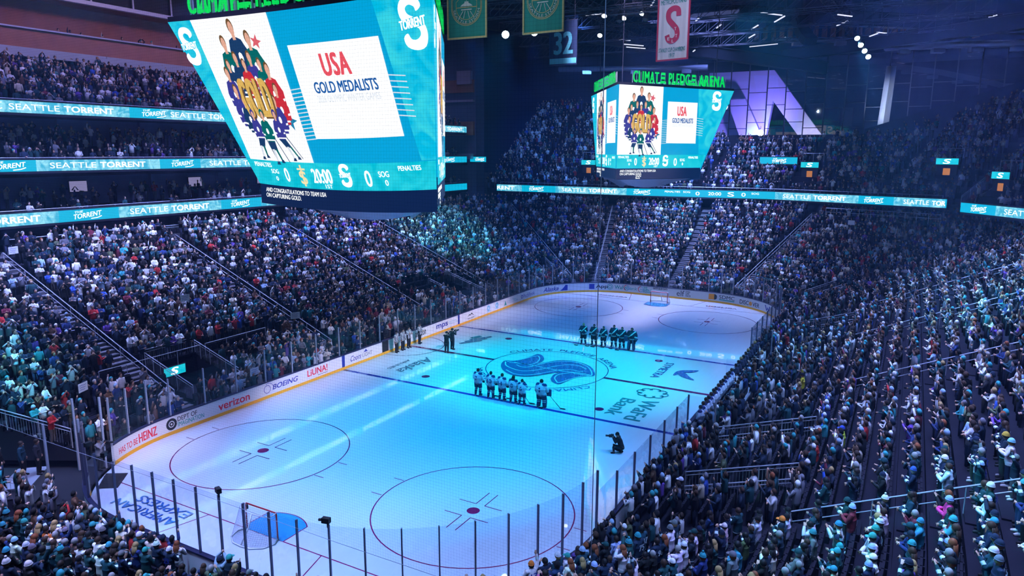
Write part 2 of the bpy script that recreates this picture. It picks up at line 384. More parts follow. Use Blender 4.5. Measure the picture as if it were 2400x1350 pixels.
LOGO = [(0.17, 3.64), (0.79, 2.86), (1.96, 2.51), (3.02, 2.32), (2.85, 1.81), (2.19, 1.33), (1.39, 1.08), (0.58, 1.16), (1.33, 0.74), (2.32, 0.04), (2.72, -0.96), (2.47, -1.99), (1.82, -2.86), (0.79, -3.53), (0.0, -3.79), (-0.43, -3.24), (-0.96, -2.83), (-2.27, -2.56), (-2.94, -2.41), (-2.74, -1.85), (-2.15, -1.39), (-1.19, -1.14), (-0.41, -1.3), (-0.97, -0.85), (-1.56, -0.47), (-2.43, 0.2), (-2.73, 1.04), (-2.55, 1.91), (-1.77, 2.85), (-0.95, 3.4), (-0.26, 3.66)]
LOGO_LINES = [[(0.02, 3.41), (1.03, 2.75), (2.51, 2.16), (2.22, 1.74), (1.6, 1.45), (0.82, 1.33), (0.18, 1.57), (0.08, 2.19), (0.12, 2.84)], [(-0.08, 3.5), (-0.88, 3.0), (-1.37, 2.16), (-1.52, 1.32), (-1.06, 0.65), (-0.3, 0.16), (0.67, -0.29), (1.58, -1.01), (1.73, -1.86), (1.18, -2.72)], [(-1.85, 2.45), (-2.39, 1.5), (-2.32, 0.71), (-1.8, 0.08), (-0.99, -0.41), (0.06, -1.03), (0.53, -1.72), (0.46, -2.42), (0.65, -2.69)], [(-0.36, 2.38), (-0.65, 1.79), (-0.38, 1.28), (0.43, 0.99), (1.37, 0.52), (2.16, -0.28), (2.49, -1.29), (1.91, -2.46), (0.8, -3.28), (-0.07, -3.61), (-0.13, -3.12), (-0.17, -2.26)], [(-0.06, 3.17), (0.12, 1.54), (-0.02, 0.07), (-0.08, -1.33), (0.13, -2.78), (-0.01, -3.58)], [(-0.17, -3.57), (-0.75, -2.95), (-1.68, -2.59), (-2.64, -2.27), (-2.31, -1.86), (-1.72, -1.5), (-1.01, -1.45), (-0.31, -1.88), (-0.01, -2.27)]]

b = polyfill(spline(LOGO, 4), onice()); _lz[0] += .0015; b.build('centre_logo', M['ice_logo'], ice)
b = MB()
for L in LOGO_LINES: strip(spline(L, 5, False), .10, onice(), b)
_lz[0] += .0015; b.build('logo_outline', M['ice_light'], ice)
def arcfn(r0, a0, a1):
    z = _lz[0]
    def fn(x, y):
        a = math.radians(a0+(a1-a0)*x); return ((r0+y)*math.cos(a), (r0+y)*math.sin(a), z)
    return fn
for k in (0, 180): text('CLIMATE  PLEDGE  ARENA', arcfn(4.78, 62+k, -62+k), 1, .52, M['ice_logo'], ice, 'ice_lettering', 0)
def icetext(body, x, y, dx, dy, w, h, m, bold=.02, shear=0):
    """lettering painted in the ice: (x, y) = lower left corner of the word, (dx, dy) = reading direction"""
    z = _lz[0]
    return text(body, lambda a, c: (x+a*dx-c*dy, y+a*dy+c*dx, z), w, h, m, ice, 'ice_lettering', min(bold, .016), shear)
icetext('AMERICAN', -28.15, 4.0, 0, 1, 4.2, .52, M['ice_logo'], .03); icetext('EXPRESS', -27.42, 4.0, 0, 1, 3.5, .52, M['ice_logo'], .03)
icetext('Alaska', -2.1, 9.5, -1, 0, 4.0, .95, M['ice_grey'], .03, .35); icetext('AIRLINES', -3.4, 10.35, -1, 0, 2.6, .34, M['ice_grey'], .02)
icetext('WaFd', -3.0, -8.6, -1, 0, 3.9, 1.05, M['ice_teal'], .03); icetext('Bank', -3.4, -7.25, -1, 0, 3.3, .95, M['ice_teal'], .02)
icetext('SYMETRA', 5.9, -7.4, -1, 0, 4.1, .62, M['ice_logo'], .01)
icetext('verizon', 28.4, 3.9, 0, 1, 3.6, .6, M['ice_red'], .02); icetext('verizon', 28.4, -8.0, 0, 1, 3.2, .6, M['ice_red'], .02)
def bird(b):
    z = _lz[0]
    for P in ([(3.0, -8.75), (3.9, -8.7), (4.5, -9.0), (4.9, -9.7), (5.0, -10.1), (4.3, -9.75), (3.9, -9.2), (3.4, -9.0)], [(3.5, -9.0), (2.9, -9.5), (2.6, -10.4), (3.2, -9.9), (3.9, -9.4)]):
        b.poly([(p[0], p[1], z) for p in spline(P, 4)][::-1])
mark('ice_bird_logo', M['ice_logo'], bird)
def knot(b):
    for k in range(8):
        a = 2*math.pi*k/8; ring(b, -1.55+.62*math.cos(a), -8.7+.72*math.sin(a), .34, .11, math.degrees(a)-110, math.degrees(a)+110, 12)
mark('ice_knot_logo', M['ice_teal'], knot)
def stripes(b):
    for k in range(3): line(b, 2.6+k*.75, 9.5-k*.05, 4.4+k*.75, 8.4-k*.05, .34)
mark('ice_stripe_logo', M['ice_grey'], stripes)
mark('ice_swoosh_logo', M['ice_teal'], lambda b: line(b, 4.6, 9.6, 5.6, 9.2, .4))

# ---------------------------------------------------------------- boards, glass, stanchions: one rigid rink surround
rink = thing('rink_surround', 'white dasher boards with clear glass all round the ice rink', 'rink boards')
PB0, PB1 = 92.7, 110.3          # players' benches on the right-hand side
GT0, GT1 = 151.5, 154.8         # open gate in the near left corner
def wallstrip(s0, s1, o0, o1, z0, z1, mb, m=0, step=.45):
    S = srange(s0, s1, step)
    for a, c in zip(S[:-1], S[1:]):
        A0, A1, C0, C1 = rk(a, o0), rk(a, o1), rk(c, o0), rk(c, o1)
        up = lambda p, z: (p[0], p[1], z)
        mb.quad(up(A0, z0), up(A0, z1), up(C0, z1), up(C0, z0), m); mb.quad(up(A1, z0), up(C1, z0), up(C1, z1), up(A1, z1), m)
        mb.quad(up(A0, z1), up(A1, z1), up(C1, z1), up(C0, z1), m)
    for s in (s0, s1):
        p, q = rk(s, o0), rk(s, o1); mb.quad((p[0], p[1], z0), (q[0], q[1], z0), (q[0], q[1], z1), (p[0], p[1], z1), m)
BOARDS = [(0, 14.2), (14.2, 29.7), (29.7, CUM[1]), (CUM[1], CUM[2]), (CUM[2], CUM[3]), (CUM[3], CUM[4]), (CUM[4], PB0), (PB0, PB1), (PB1, CUM[5]), (CUM[5], CUM[6]), (CUM[6], CUM[7]), (CUM[7], GT0), (GT1, CUM[8])]
sections = []
for s0, s1 in BOARDS:
    b = MB(); wallstrip(s0, s1, .0, .14, .02, 1.07, b); sec = b.build('board_section', M['white_board'], rink); sections.append((s0, s1, sec))
    b = MB(); wallstrip(s0, s1, -.012, .02, .0, .20, b); b.build('kick_plate', M['yellow_kick'], sec)
    b = MB(); wallstrip(s0, s1, -.02, .18, 1.07, 1.13, b); b.build('cap_rail', M['cap'], sec)
def sec_at(s):
    return next(o for a, c, o in sections if a <= s % CUM[-1] <= c)
def boardfn(s, z0, off=-.004): return lambda x, y: rk(s+x, off, z0+y)
def ad(body, s, w, z, h, m, bold=.02, shear=0): text(body, boardfn(s, z), w, h, M[m], sec_at(s), 'advert_lettering', bold, shear)
def adpoly(s, pts, m, name='advert_logo'):
    polyfill(pts, boardfn(s, 0, -.005)).build(name, M[m], sec_at(s))
def adring(s, z, r, w, m, a0=0, a1=360):
    b = MB(); strip([(r*math.cos(math.radians(a0+(a1-a0)*i/28)), z+r*math.sin(math.radians(a0+(a1-a0)*i/28))) for i in range(29)], w, boardfn(s, 0, -.005), b); b.build('advert_logo', M[m], sec_at(s))
LX = lambda x: x+CX             # left boards: x -> s
FY = lambda y: CUM[2]+CY-y      # far boards: y -> s
ad('HAS TO BE', CUM[7]+RC*1.10+.15, 1.5, .38, .34, 'vinyl_red', .01, .1); ad('HEINZ', CUM[7]+RC*1.10+1.75, 1.25, .36, .5, 'vinyl_red', .03)
adring(LX(-22.0), .62, .27, .15, 'vinyl_black'); adring(LX(-22.0), .62, .10, .08, 'vinyl_black')
ad('DEPT OF', LX(-21.6), 1.3, .66, .27, 'vinyl_black', .01); ad('IMAGINATION', LX(-21.6), 1.75, .34, .27, 'vinyl_teal', .01)
ad('verizon', LX(-18.8), 2.35, .38, .46, 'vinyl_red', .035)
adring(LX(-15.0), .62, .26, .035, 'vinyl_blue'); adring(LX(-14.9), .58, .42, .03, 'vinyl_blue', 10, 120); ad('BOEING', LX(-14.55), 2.25, .46, .34, 'vinyl_blue', .035, .25)
ad('LiUNA!', LX(-11.4), 1.95, .45, .46, 'vinyl_red', .03); ad('Feel the Power', LX(-10.4), .95, .3, .09, 'vinyl_black')
ad('Coors', LX(-7.0), 1.2, .4, .42, 'vinyl_blue', .01, .4); ad('LIGHT', LX(-5.65), 1.15, .42, .30, 'vinyl_grey', .01); adpoly(LX(-5.3), [(-.2, .78), (.28, .78), (.05, 1.0)], 'vinyl_blue')
ad('mps', LX(4.2), 1.75, .34, .48, 'vinyl_blue', .05); ad('Manufacturing\nProduct Solutions', LX(6.15), 1.55, .48, .34, 'vinyl_sky', .0)
adpoly(LX(9.2), [(0, .5), (.4, .78), (.55, .7), (.8, .86), (1.3, .5), (.8, .72), (.55, .6), (.4, .68)], 'vinyl_black'); ad('MOUNTAINEERS', LX(9.3), 1.2, .30, .13, 'vinyl_black', .02)
for x in (12.75, 14.4): adring(LX(x+.4), .68, .2, .2, 'vinyl_sky'); ad('water', LX(x), .8, .3, .14, 'vinyl_sky', .02)
adpoly(LX(16.3), [(0, .35), (.5, .35), (.25, .85)], 'vinyl_teal'); ad('Virginia Mason\nFranciscan Health', LX(17.0), 2.2, .42, .36, 'vinyl_sky', .0)
ad('PitchBook', LX(20.5), 2.5, .38, .42, 'vinyl_blue', .0); adring(LX(20.15), .6, .16, .1, 'vinyl_blue')
s = CUM[1]+2.6; ad('Alaska', s, 2.2, .38, .48, 'vinyl_blue', .03, .35); adpoly(s+2.4, [(0, .3), (1.0, .3), (1.0, .9), (.75, .95), (.35, .5)], 'vinyl_blue')
s = CUM[1]+8.6; adpoly(s, [(0, .34), (.62, .34), (.62, .94), (0, .94)], 'vinyl_blue'); adring(s+.31, .64, .17, .07, 'white_board'); ad('App', s+.8, 1.35, .36, .5, 'vinyl_black', .03)
s = CUM[1]+11.0
for k in range(8): adring(s+.24*math.cos(k*math.pi/4), .66+.24*math.sin(k*math.pi/4), .1, .05, 'vinyl_teal')
ad('WaFd', s+.55, 1.35, .44, .42, 'vinyl_teal', .03); ad('Bank', s+2.0, 1.2, .44, .42, 'vinyl_teal', -.005)
for y in (5.3-.4, 3.6-.4): adring(FY(y), .64, .3, .07, 'vinyl_red', 90, 250); adring(FY(y), .64, .3, .07, 'vinyl_sky', 250, 450); ad('Alliance', FY(y+.1), .75, .55, .16, 'vinyl_sky')
ad('THE\nCLIMATE\nPLEDGE', FY(2.9), 1.0, .3, .66, 'vinyl_teal', .02)
ad('amazon', FY(1.75), 1.6, .80, .22, 'vinyl_black', .02)
ad('elf', FY(-.95), .85, .32, .62, 'vinyl_black', -.01); ad('EYES\nLIPS\nFACE', FY(-1.95), .55, .32, .62, 'vinyl_black', .01)
s = CUM[3]+.05; adpoly(s, [(0, .32), (.6, .32), (.6, .92), (0, .92)], 'vinyl_orange'); adring(s+.62, .62, .15, .3, 'vinyl_black'); ad('SDMC', s+1.15, 1.75, .5, .38, 'vinyl_black', .01); adpoly(s+1.15, [(0, .34), (1.75, .34), (1.75, .44), (0, .44)], 'vinyl_teal')
s = CUM[3]+3.6; ad('DISC', s, 1.15, .34, .44, 'vinyl_black', .02); adring(s+1.4, .56, .11, .22, 'vinyl_orange'); ad('VER', s+1.68, 1.0, .34, .44, 'vinyl_black', .02)
adpoly(s+3.6, [(0, .9), (.18, .9), (.4, .5), (.55, .8), (.7, .5), (.9, .9), (1.1, .9), (.78, .3), (.55, .55), (.35, .3)], 'vinyl_blue')
# blue and red line stripes running up the boards
for s, m in ((LX(-7.77), 'vinyl_blue'), (LX(7.77), 'vinyl_blue')):
    adpoly(s-.15, [(0, .2), (.3, .2), (.3, 1.07), (0, 1.07)], m, 'line_stripe')
# penalty boxes and time keeper's bench on the left
adpoly(LX(-3.3), [(0, .12), (.8, .12), (.8, 1.06), (0, 1.06)], 'vinyl_black', 'penalty_door')
ad('amazon', LX(1.1), 1.5, .42, .40, 'vinyl_black', .03)
def glass_h(s):
    s = s % CUM[-1]
    if s < CUM[1]: return 3.25
    if s < CUM[4]: return 3.45
    if s < CUM[5]: return 2.85
    return 3.75 if s < CUM[7] else 3.6
def posts_on(s0, s1, pitch):
    n = max(1, round((s1-s0)/pitch)); return [s0+(s1-s0)*i/n for i in range(n+1)]
runs = [posts_on(0, CUM[1], 2.3), posts_on(CUM[1], CUM[2], 1.34), posts_on(CUM[2], CUM[3], 1.47), posts_on(CUM[3], CUM[4], 1.34), posts_on(CUM[4], PB0, 2.2),
        posts_on(PB1, CUM[5], 2.2), posts_on(CUM[5], CUM[6], 1.22), posts_on(CUM[6], CUM[7], 1.27), posts_on(CUM[7], GT0, 1.3), posts_on(GT1, CUM[8], 1.4)]
seen_posts = set()
for run in runs:
    for a, c in zip(run[:-1], run[1:]):
        h = glass_h((a+c)/2); b = MB(); wallstrip(a+.03, c-.03, .05, .065, 1.13, h, b, 0, 2.5); b.build('glass_pane', M['glass'], rink)
    for s in run:
        k = round(s % CUM[-1], 2)
        if k in seen_posts: continue
        seen_posts.add(k); h = glass_h(s); p = rk(s, .075)
        ang = math.atan2(rk(s+.05)[1]-rk(s-.05)[1], rk(s+.05)[0]-rk(s-.05)[0])
        near = CUM[5] < s < GT0
        b = MB(); b.box((p[0], p[1], (1.05+h+.04)/2), (.045 if near else .06, .09, h-1.05+.04), ang)
        b.build('stanchion', M['post'] if (near or PB1 <= s <= CUM[5] or CUM[4] <= s <= PB0) else M['rail'], rink)
for s0 in (PB0, PB1):           # glass returns at the ends of the benches
    p = rk(s0, .06); b = MB(); b.box((p[0], p[1]-.75, 2.0), (.02, 1.4, 1.7)); b.build('glass_pane', M['glass'], rink)
    b = MB(); b.box((p[0], p[1]-1.5, 1.9), (.07, .07, 1.95)); b.build('stanchion', M['postlight'], rink)
b = MB(); b.box((0, -HY-.9, 1.9), (.02, 1.5, 1.6)); b.build('glass_pane', M['glass'], rink)

# ---------------------------------------------------------------- lower bowl of terraces
NR = 22
def row_d(t): return 1.45+.72*t, 1.45+.93*t
def row_z(t): return .45+.26*t+.0055*t*t
def bowl(side, u, t):
    dx, dy = row_d(t); a = RC+dx; c_ = RC+dy; p = 2+1.6*max(t, 0)/21
    if side in 'LR': return (u, (CY+c_)*(1 if side == 'L' else -1))
    if side in 'FN': return ((CX+a)*(1 if side == 'F' else -1), u)
    c, s = math.cos(math.radians(u)), math.sin(math.radians(u))
    ex, ey = CX+a*max(c, 0)**(2/p), CY+c_*max(s, 0)**(2/p)
    return (ex if side[0] == 'F' else -ex, ey if side[1] == 'L' else -ey)
def ring_pts(t, k=40):
    """closed list of (side, u, x, y) round the bowl at row t, clockwise from the near end of the left side"""
    out = []
    def add(side, us):
        for u in us: out.append((side, float(u), *bowl(side, float(u), t)))
    cr = 90*(np.sin(np.linspace(-1, 1, k)*math.pi/2)+1)/2
    add('L', np.linspace(-CX, CX, 50)); add('FL', cr[::-1]); add('F', np.linspace(CY, -CY, 12)); add('FR', cr)
    add('R', np.linspace(CX, -CX, 50)); add('NR', cr[::-1]); add('N', np.linspace(-CY, CY, 12)); add('NL', cr)
    return out
TUN = (30, 64)                   # the ice-resurfacer tunnel cut in the near left corner (degrees)
VOM = [('L', -18.9, -15.2, 1, 5.2), ('L', 12.6, 16.6, 1, 5.4), ('FL', 47, 55, 2.5, 5.5), ('FR', 49, 57, 3, 5.6), ('R', -17.5, -15.8, .8, 5.2), ('R', -11.2, -9.6, .8, 5.2), ('R', 14.5, 17.5, .8, 5.2)]
def in_tunnel(side, u, t): return side == 'NL' and TUN[0] < u < TUN[1] and t < 7.5
def in_vom(side, u, t, pad=.0):
    return any(side == s and a-pad < u < c+pad and t0 <= t <= t1 for s, a, c, t0, t1 in VOM)
AIS = [('L', -20.0), ('L', -6.4), ('L', 6.2), ('L', 18.6), ('R', -20.4), ('R', -3.6), ('R', 9.0), ('R', 20.5), ('N', -1.5), ('F', .3), ('FL', 41), ('NR', 58), ('NR', 25), ('NL', 12), ('NL', 78), ('FR', 60)]
def in_aisle(side, u, t, x, y):
    if side in ('F', 'FL') and abs(y-(9.0+.2*t)) < .75 and x > 0: return True
    if side in ('F', 'FR') and abs(y+(6.6+.29*t)) < .75 and x > 0: return True
    for s, a in AIS:
        if s == side:
            if len(s) == 1 and abs(u-a) < .68: return True
            if len(s) == 2 and abs(u-a) < 2.0*12/(8+t*.8): return True
    return False
b = MB(); st = MB(); sd_ = MB()
for i in range(-1, NR):
    z0 = row_z(i); z1 = row_z(i-1) if i > -1 else 0.0
    P = ring_pts(i-.5); Q = ring_pts(i+.5); n = len(P)
    for j in range(n):
        k = (j+1) % n; sd, u = P[j][0], (P[j][1]+P[k][1])/2
        if P[j][0] != P[k][0]: u = P[k][1]
        if in_tunnel(sd, u, i): continue
        vz = 0.05 if in_vom(sd, u, i) else z0
        pz = z1
        A, B_, C_, D = P[j], P[k], Q[k], Q[j]
        b.quad((A[2], A[3], vz), (D[2], D[3], vz), (C_[2], C_[3], vz), (B_[2], B_[3], vz))
        if vz == z0: b.quad((A[2], A[3], pz), (A[2], A[3], vz), (B_[2], B_[3], vz), (B_[2], B_[3], pz))
    # lighter stair treads in the aisles
    for sd, u in AIS+[('fl', 0), ('fr', 0)]:
        if sd == 'fl': y = 9.0+.2*i; sd2 = 'FL'
        elif sd == 'fr': y = -(6.6+.29*i); sd2 = 'FR'
        if sd in ('fl', 'fr'):
            R = [p for p in Q if p[0] == sd2 or p[0] == 'F']; p = min(R, key=lambda r: abs(r[3]-y)); x = p[2]-.36; tang = math.pi/2
        else:
            if in_vom(sd, u, i) or in_tunnel(sd, u, i): continue
            x, y = bowl(sd, u, i); x2, y2 = bowl(sd, u+.3, i); tang = math.atan2(y2-y, x2-x)
            nx, ny = -math.sin(tang), math.cos(tang)
            if nx*x+ny*y < 0: nx, ny = -nx, -ny
        dpt = .40
        if sd in ('fl', 'fr'): nx, ny = 1, 0
        tgt = sd_ if sd in ('R', 'NR', 'N', 'NL') else st
        tgt.box((x-nx*.2, y-ny*.2, z0+.03), (1.15, dpt, .06), tang); tgt.box((x+nx*.2, y+ny*.2, z0+.13), (1.15, dpt, .26), tang)
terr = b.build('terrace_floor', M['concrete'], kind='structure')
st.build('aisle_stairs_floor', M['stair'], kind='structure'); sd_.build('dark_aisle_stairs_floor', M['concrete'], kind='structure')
# concourse ring behind the top row, floor below everything
b = MB(); zt = row_z(NR-1)+.02
P = ring_pts(NR-.5); n = len(P)
for j in range(n):
    k = (j+1) % n; A, B_ = P[j], P[k]; o = lambda p: (p[2]*1.15, p[3]*1.2)
    b.quad((A[2], A[3], zt), (*o(A), zt), (*o(B_), zt), (B_[2], B_[3], zt))
    b.quad((*o(A), zt), (*o(A), zt+1.9), (*o(B_), zt+1.9), (*o(B_), zt))
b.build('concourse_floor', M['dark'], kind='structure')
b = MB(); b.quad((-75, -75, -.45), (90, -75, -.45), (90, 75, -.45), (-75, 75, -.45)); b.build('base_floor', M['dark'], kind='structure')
# walkway between boards and the first row
b = MB(); S = np.linspace(0, CUM[-1], 200); P = [rk(s, .14) for s in S]; Q = [rk(s, 1.3) for s in S]
for j in range(199): b.quad((*P[j][:2], .01), (*Q[j][:2], .01), (*Q[j+1][:2], .01), (*P[j+1][:2], .01))
b.build('walkway_floor', M['dark'], kind='structure')
# tunnel side walls
b = MB()
for u in TUN:
    for t in range(-1, 8):
        (x0, y0), (x1, y1) = bowl('NL', u, t-.5), bowl('NL', u, t+.5); b.quad((x0, y0, 0), (x1, y1, 0), (x1, y1, row_z(t)), (x0, y0, row_z(t)))
for k in range(8):
    u0, u1 = TUN[0]+(TUN[1]-TUN[0])*k/8, TUN[0]+(TUN[1]-TUN[0])*(k+1)/8
    (x0, y0), (x1, y1) = bowl('NL', u0, 7.6), bowl('NL', u1, 7.6); b.quad((x0, y0, 1.9), (x1, y1, 1.9), (x1, y1, row_z(8)+.1), (x0, y0, row_z(8)+.1))
b.build('wall_tunnel', M['dark'], kind='structure')
# vomitory walls
b = MB()
for s, a, c, t0, t1 in VOM:
    for u in (a, c):
        for t in range(int(round(t0)), int(t1)+1):
            (x0, y0), (x1, y1) = bowl(s, u, t-.5), bowl(s, u, t+.5); b.quad((x0, y0, 0), (x1, y1, 0), (x1, y1, row_z(t)+.05), (x0, y0, row_z(t)+.05))
    (x0, y0), (x1, y1) = bowl(s, a, int(t1)+.5), bowl(s, c, int(t1)+.5); b.quad((x0, y0, 0), (x1, y1, 0), (x1, y1, row_z(t1+1)), (x0, y0, row_z(t1+1)))
b.build('wall_vomitory', M['concrete'], kind='structure')

# ---------------------------------------------------------------- upper decks: left side, far end, right corner
b = MB(); X0, X1 = -52, 46.2
DECKS = [(36.4, 10.3, .35, 4, .9), (36.4, 14.35, .48, 5, .95), (36.4, 18.7, .40, 11, .82)]   # y0, z0, rise, rows, tread
for y0, z0, rise, nrow, tr in DECKS:
    for i in range(nrow):
        y, z = y0+i*tr, z0+i*rise
        b.quad((X0, y, z-rise), (X0, y, z), (X1, y, z), (X1, y, z-rise)); b.quad((X0, y, z), (X0, y+tr, z), (X1, y+tr, z), (X1, y, z))
    yb = y0+nrow*tr
    b.quad((X0, 36.05, z0-.05), (X1, 36.05, z0-.05), (X1, yb, z0-.06+0), (X0, yb, z0-.06))        # soffit
b.build('deck_floor_left', M['concrete'], kind='structure')
b = MB()
b.quad((X0, 40.3, 10.4), (X1, 40.3, 10.4), (X1, 40.3, 14.3), (X0, 40.3, 14.3)); b.quad((X0, 41.4, 16), (X1, 41.4, 16), (X1, 41.4, 18.65), (X0, 41.4, 18.65)); b.quad((X0, 45.5, 22.5), (X1, 45.5, 22.5), (X1, 45.5, 23.9), (X0, 45.5, 23.9))
for x in np.arange(-48, 46, 7.5): b.box((x, 40.1, 12.3), (.8, .4, 3.9)); b.box((x, 41.2, 17.2), (.6, .3, 3))
b.build('wall_left', M['wall'], kind='structure')
# press level: metal band, wood parapet, ledge, recess, wood bulkhead and glazed boxes
b = MB(); b.box(((X0+X1)/2, 45.2, 24.2), (X1-X0, .6, .75)); b.build('trim_1', M['band'], kind='structure')
b = MB(); b.box(((X0+X1)/2, 45.35, 25.35), (X1-X0, .4, 1.6)); b.build('wall_press_parapet', M['wood'], kind='structure')
b = MB(); b.box(((X0+X1)/2, 45.2, 26.2), (X1-X0, .7, .12)); b.build('trim_2', M['band'], kind='structure')
b = MB(); b.quad((X0, 48.2, 25), (X1, 48.2, 25), (X1, 48.2, 29.2), (X0, 48.2, 29.2)); b.quad((X0, 45, 29.1), (X1, 45, 29.1), (X1, 48.2, 29.1), (X0, 48.2, 29.1)); b.build('wall_press_back', M['wood'], kind='structure')
b = MB(); b.box(((X0+X1)/2, 45.2, 29.2), (X1-X0, .5, .35)); b.build('trim_3', M['band'], kind='structure')
b = MB(); b.quad((X0, 46.2, 29.3), (X1, 46.2, 29.3), (X1, 46.2, 34), (X0, 46.2, 34)); b.build('wall_press_upper', M['dark'], kind='structure')
b = MB()
for x in np.arange(-50, 46, 4.2): b.box((x, 45.9, 31.2), (.16, .16, 3.6))
b.build('trim_4', M['band'], kind='structure')
# far end building corner (left of the far upper bowl)
b = MB()
b.box((47.6, 41.5, 20), (2.4, 13, 26)); b.build('wall_corner', M['wall'], kind='structure')
for z, h in ((15.2, .8), (19.3, 2.0), (23.3, .3), (25.4, 1.8)):
    b = MB(); b.box((46.2, 39.2, z), (.5, 8.0, h)); b.build('trim_5', M['wood'] if h > 1 else M['band'], kind='structure')
b = MB(); b.box((45.9, 36.6, 26.6), (.6, 2.4, 1.9)); b.build('trim_6', M['band'], kind='structure')
UP2 = [(46.6, 33.5), (46.0, 12), (47.9, -6.8), (42.9, -26)]
UP3 = [(37.3, -27.1), (31, -31.6), (20, -38.2), (4, -44)]
EN = np.array((.80, -.60))
def offpoly(P, d):
    P = np.array(P, float); out = []
    for i in range(len(P)):
        t = P[min(i+1, len(P)-1)]-P[max(i-1, 0)]; t /= np.linalg.norm(t); out.append(P[i]+d*np.array([-t[1], t[0]]))
    if P[0][0] > 46: out[-1] = P[-1]+d*EN*1.05
    else: out[0] = P[0]+d*EN
    return np.array(out)
def lerp_poly(P, k):
    seg = np.r_[0, np.cumsum(np.linalg.norm(np.diff(P, axis=0), axis=1))]; s = np.linspace(0, seg[-1], k)
    return np.c_[np.interp(s, seg, P[:, 0]), np.interp(s, seg, P[:, 1])]
def up_rows(which, f):
    """how many upper rows at fraction f along the deck"""
    if which == 3: return 23
    return int(np.interp(f, [0, .12, .30, .55, .82, 1], [22, 21, 15, 11, 13, 22]))
UTR, URI, UZ0 = .80, .60, 10.55
b = MB()
for which, PL in ((2, UP2), (3, UP3)):
    NP_ = 48
    R = [lerp_poly(offpoly(PL, .5+UTR*i), NP_) for i in range(25)]
    for j in range(NP_-1):
        n = up_rows(which, j/NP_)
        for i in range(n):
            z = UZ0+URI*i; a, c, d, e = R[i][j], R[i][j+1], R[i+1][j+1], R[i+1][j]
            b.quad((*a, z-URI), (*a, z), (*c, z), (*c, z-URI)); b.quad((*a, z), (*e, z), (*d, z), (*c, z))
        z = UZ0+URI*n; a, c = R[n][j], R[n][j+1]
        b.quad((*a, z-URI), (*a, z+.5), (*c, z+.5), (*c, z-URI))
        z = UZ0; a, c = R[0][j], R[0][j+1]; a2, c2 = R[6][j], R[6][j+1]; b.quad((*a, z-.2), (*c, z-.2), (*c2, z-.2), (*a2, z-.2))
b.build('upper_terrace_floor', M['concrete'], kind='structure')
# far glazed wall, concrete upstand, exterior lit buttress, pale leaning column
b = MB(); b.box((72, -18, 15.4), (.6, 62, 6.4)); b.build('wall_far', M['dark'], kind='structure')
b = MB(); b.box((72, -18, 31.5), (.6, 62, 3.2)); b.build('wall_far_head', M['roof'], kind='structure')
b = MB(); b.box((72, 32, 22), (.6, 46, 20)); b.build('wall_far_left', M['roof'], kind='structure')
b = MB(); b.box((71.9, -17.5, 24), (.04, 54, 12)); b.build('window_1', M['window'], kind='structure')
fr = MB()
for y in np.arange(9.2, -45, -2.75): fr.box((71.7, y, 24), (.22, .14, 12))
for j, y in enumerate(np.arange(9.2, -44, -2.75)):
    for z in (19.6+.9*(j % 2), 22.4+.7*((j+1) % 2), 25.6-.6*(j % 2)): fr.box((71.7, y-1.37, z), (.14, 2.6, .10))
fr.build('trim_7', M['band'] if False else M['truss'], kind='structure')
b = MB()
def prism(P, x0, x1, mb):
    n = len(P); mb.poly([(x0, *p) for p in P]); mb.poly([(x1, *p) for p in P][::-1])
    for i in range(n): mb.quad((x0, *P[i]), (x1, *P[i]), (x1, *P[(i+1) % n]), (x0, *P[(i+1) % n]))
prism([(9, 29), (-1.4, 29), (-10.2, 17.5), (-6.6, 17.5), (-1.5, 24.2), (-.6, 17.5), (9, 17.5)], 79, 80.5, b); prism([(5.5, 24.5), (2.6, 24.5), (-.9, 17.5), (2.8, 17.5)], 77.6, 79, b)
b.build('outside_buttress_wall', M['purple_wall'], kind='structure')
spot('outside_flood_light', (74.5, -2, 17.2), (79, 1, 23), 10000, (.30, .22, 1), 120, .8); spot('outside_flood_light', (74.5, -8, 17.2), (79, -8, 19), 1800, (.72, .66, 1), 100, .8)
spot('outside_flood_light', (75, 1, 17.2), (79, 0, 19), 2200, (.05, .42, 1), 80, .8)
b = MB(); b.tube([(71, -18.05, 18.3), (70.6, -18.5, 27.9)], [(.75, .35), (.62, .35)], 4); b.build('leaning_column', M['band'], kind='structure')
b = MB(); b.box((69.5, -27, 18.2), (3, 20, .3)); prism([(-16, 17.8), (-16, 19.3), (-34, 25.2), (-34, 17.8)], 69.4, 70, b); b.build('wall_ramp', M['concrete'], kind='structure')

# ---------------------------------------------------------------- roof, trusses
b = MB()
zr = lambda x: 37 if x < 34 else 37-(x-34)*.12
for x0, x1 in ((-75, 34), (34, 90)):
    b.quad((x0, -75, zr(x0)), (x0, 75, zr(x0)), (x1, 75, zr(x1)), (x1, -75, zr(x1)))
b.build('ceiling', M['roof'], kind='structure')

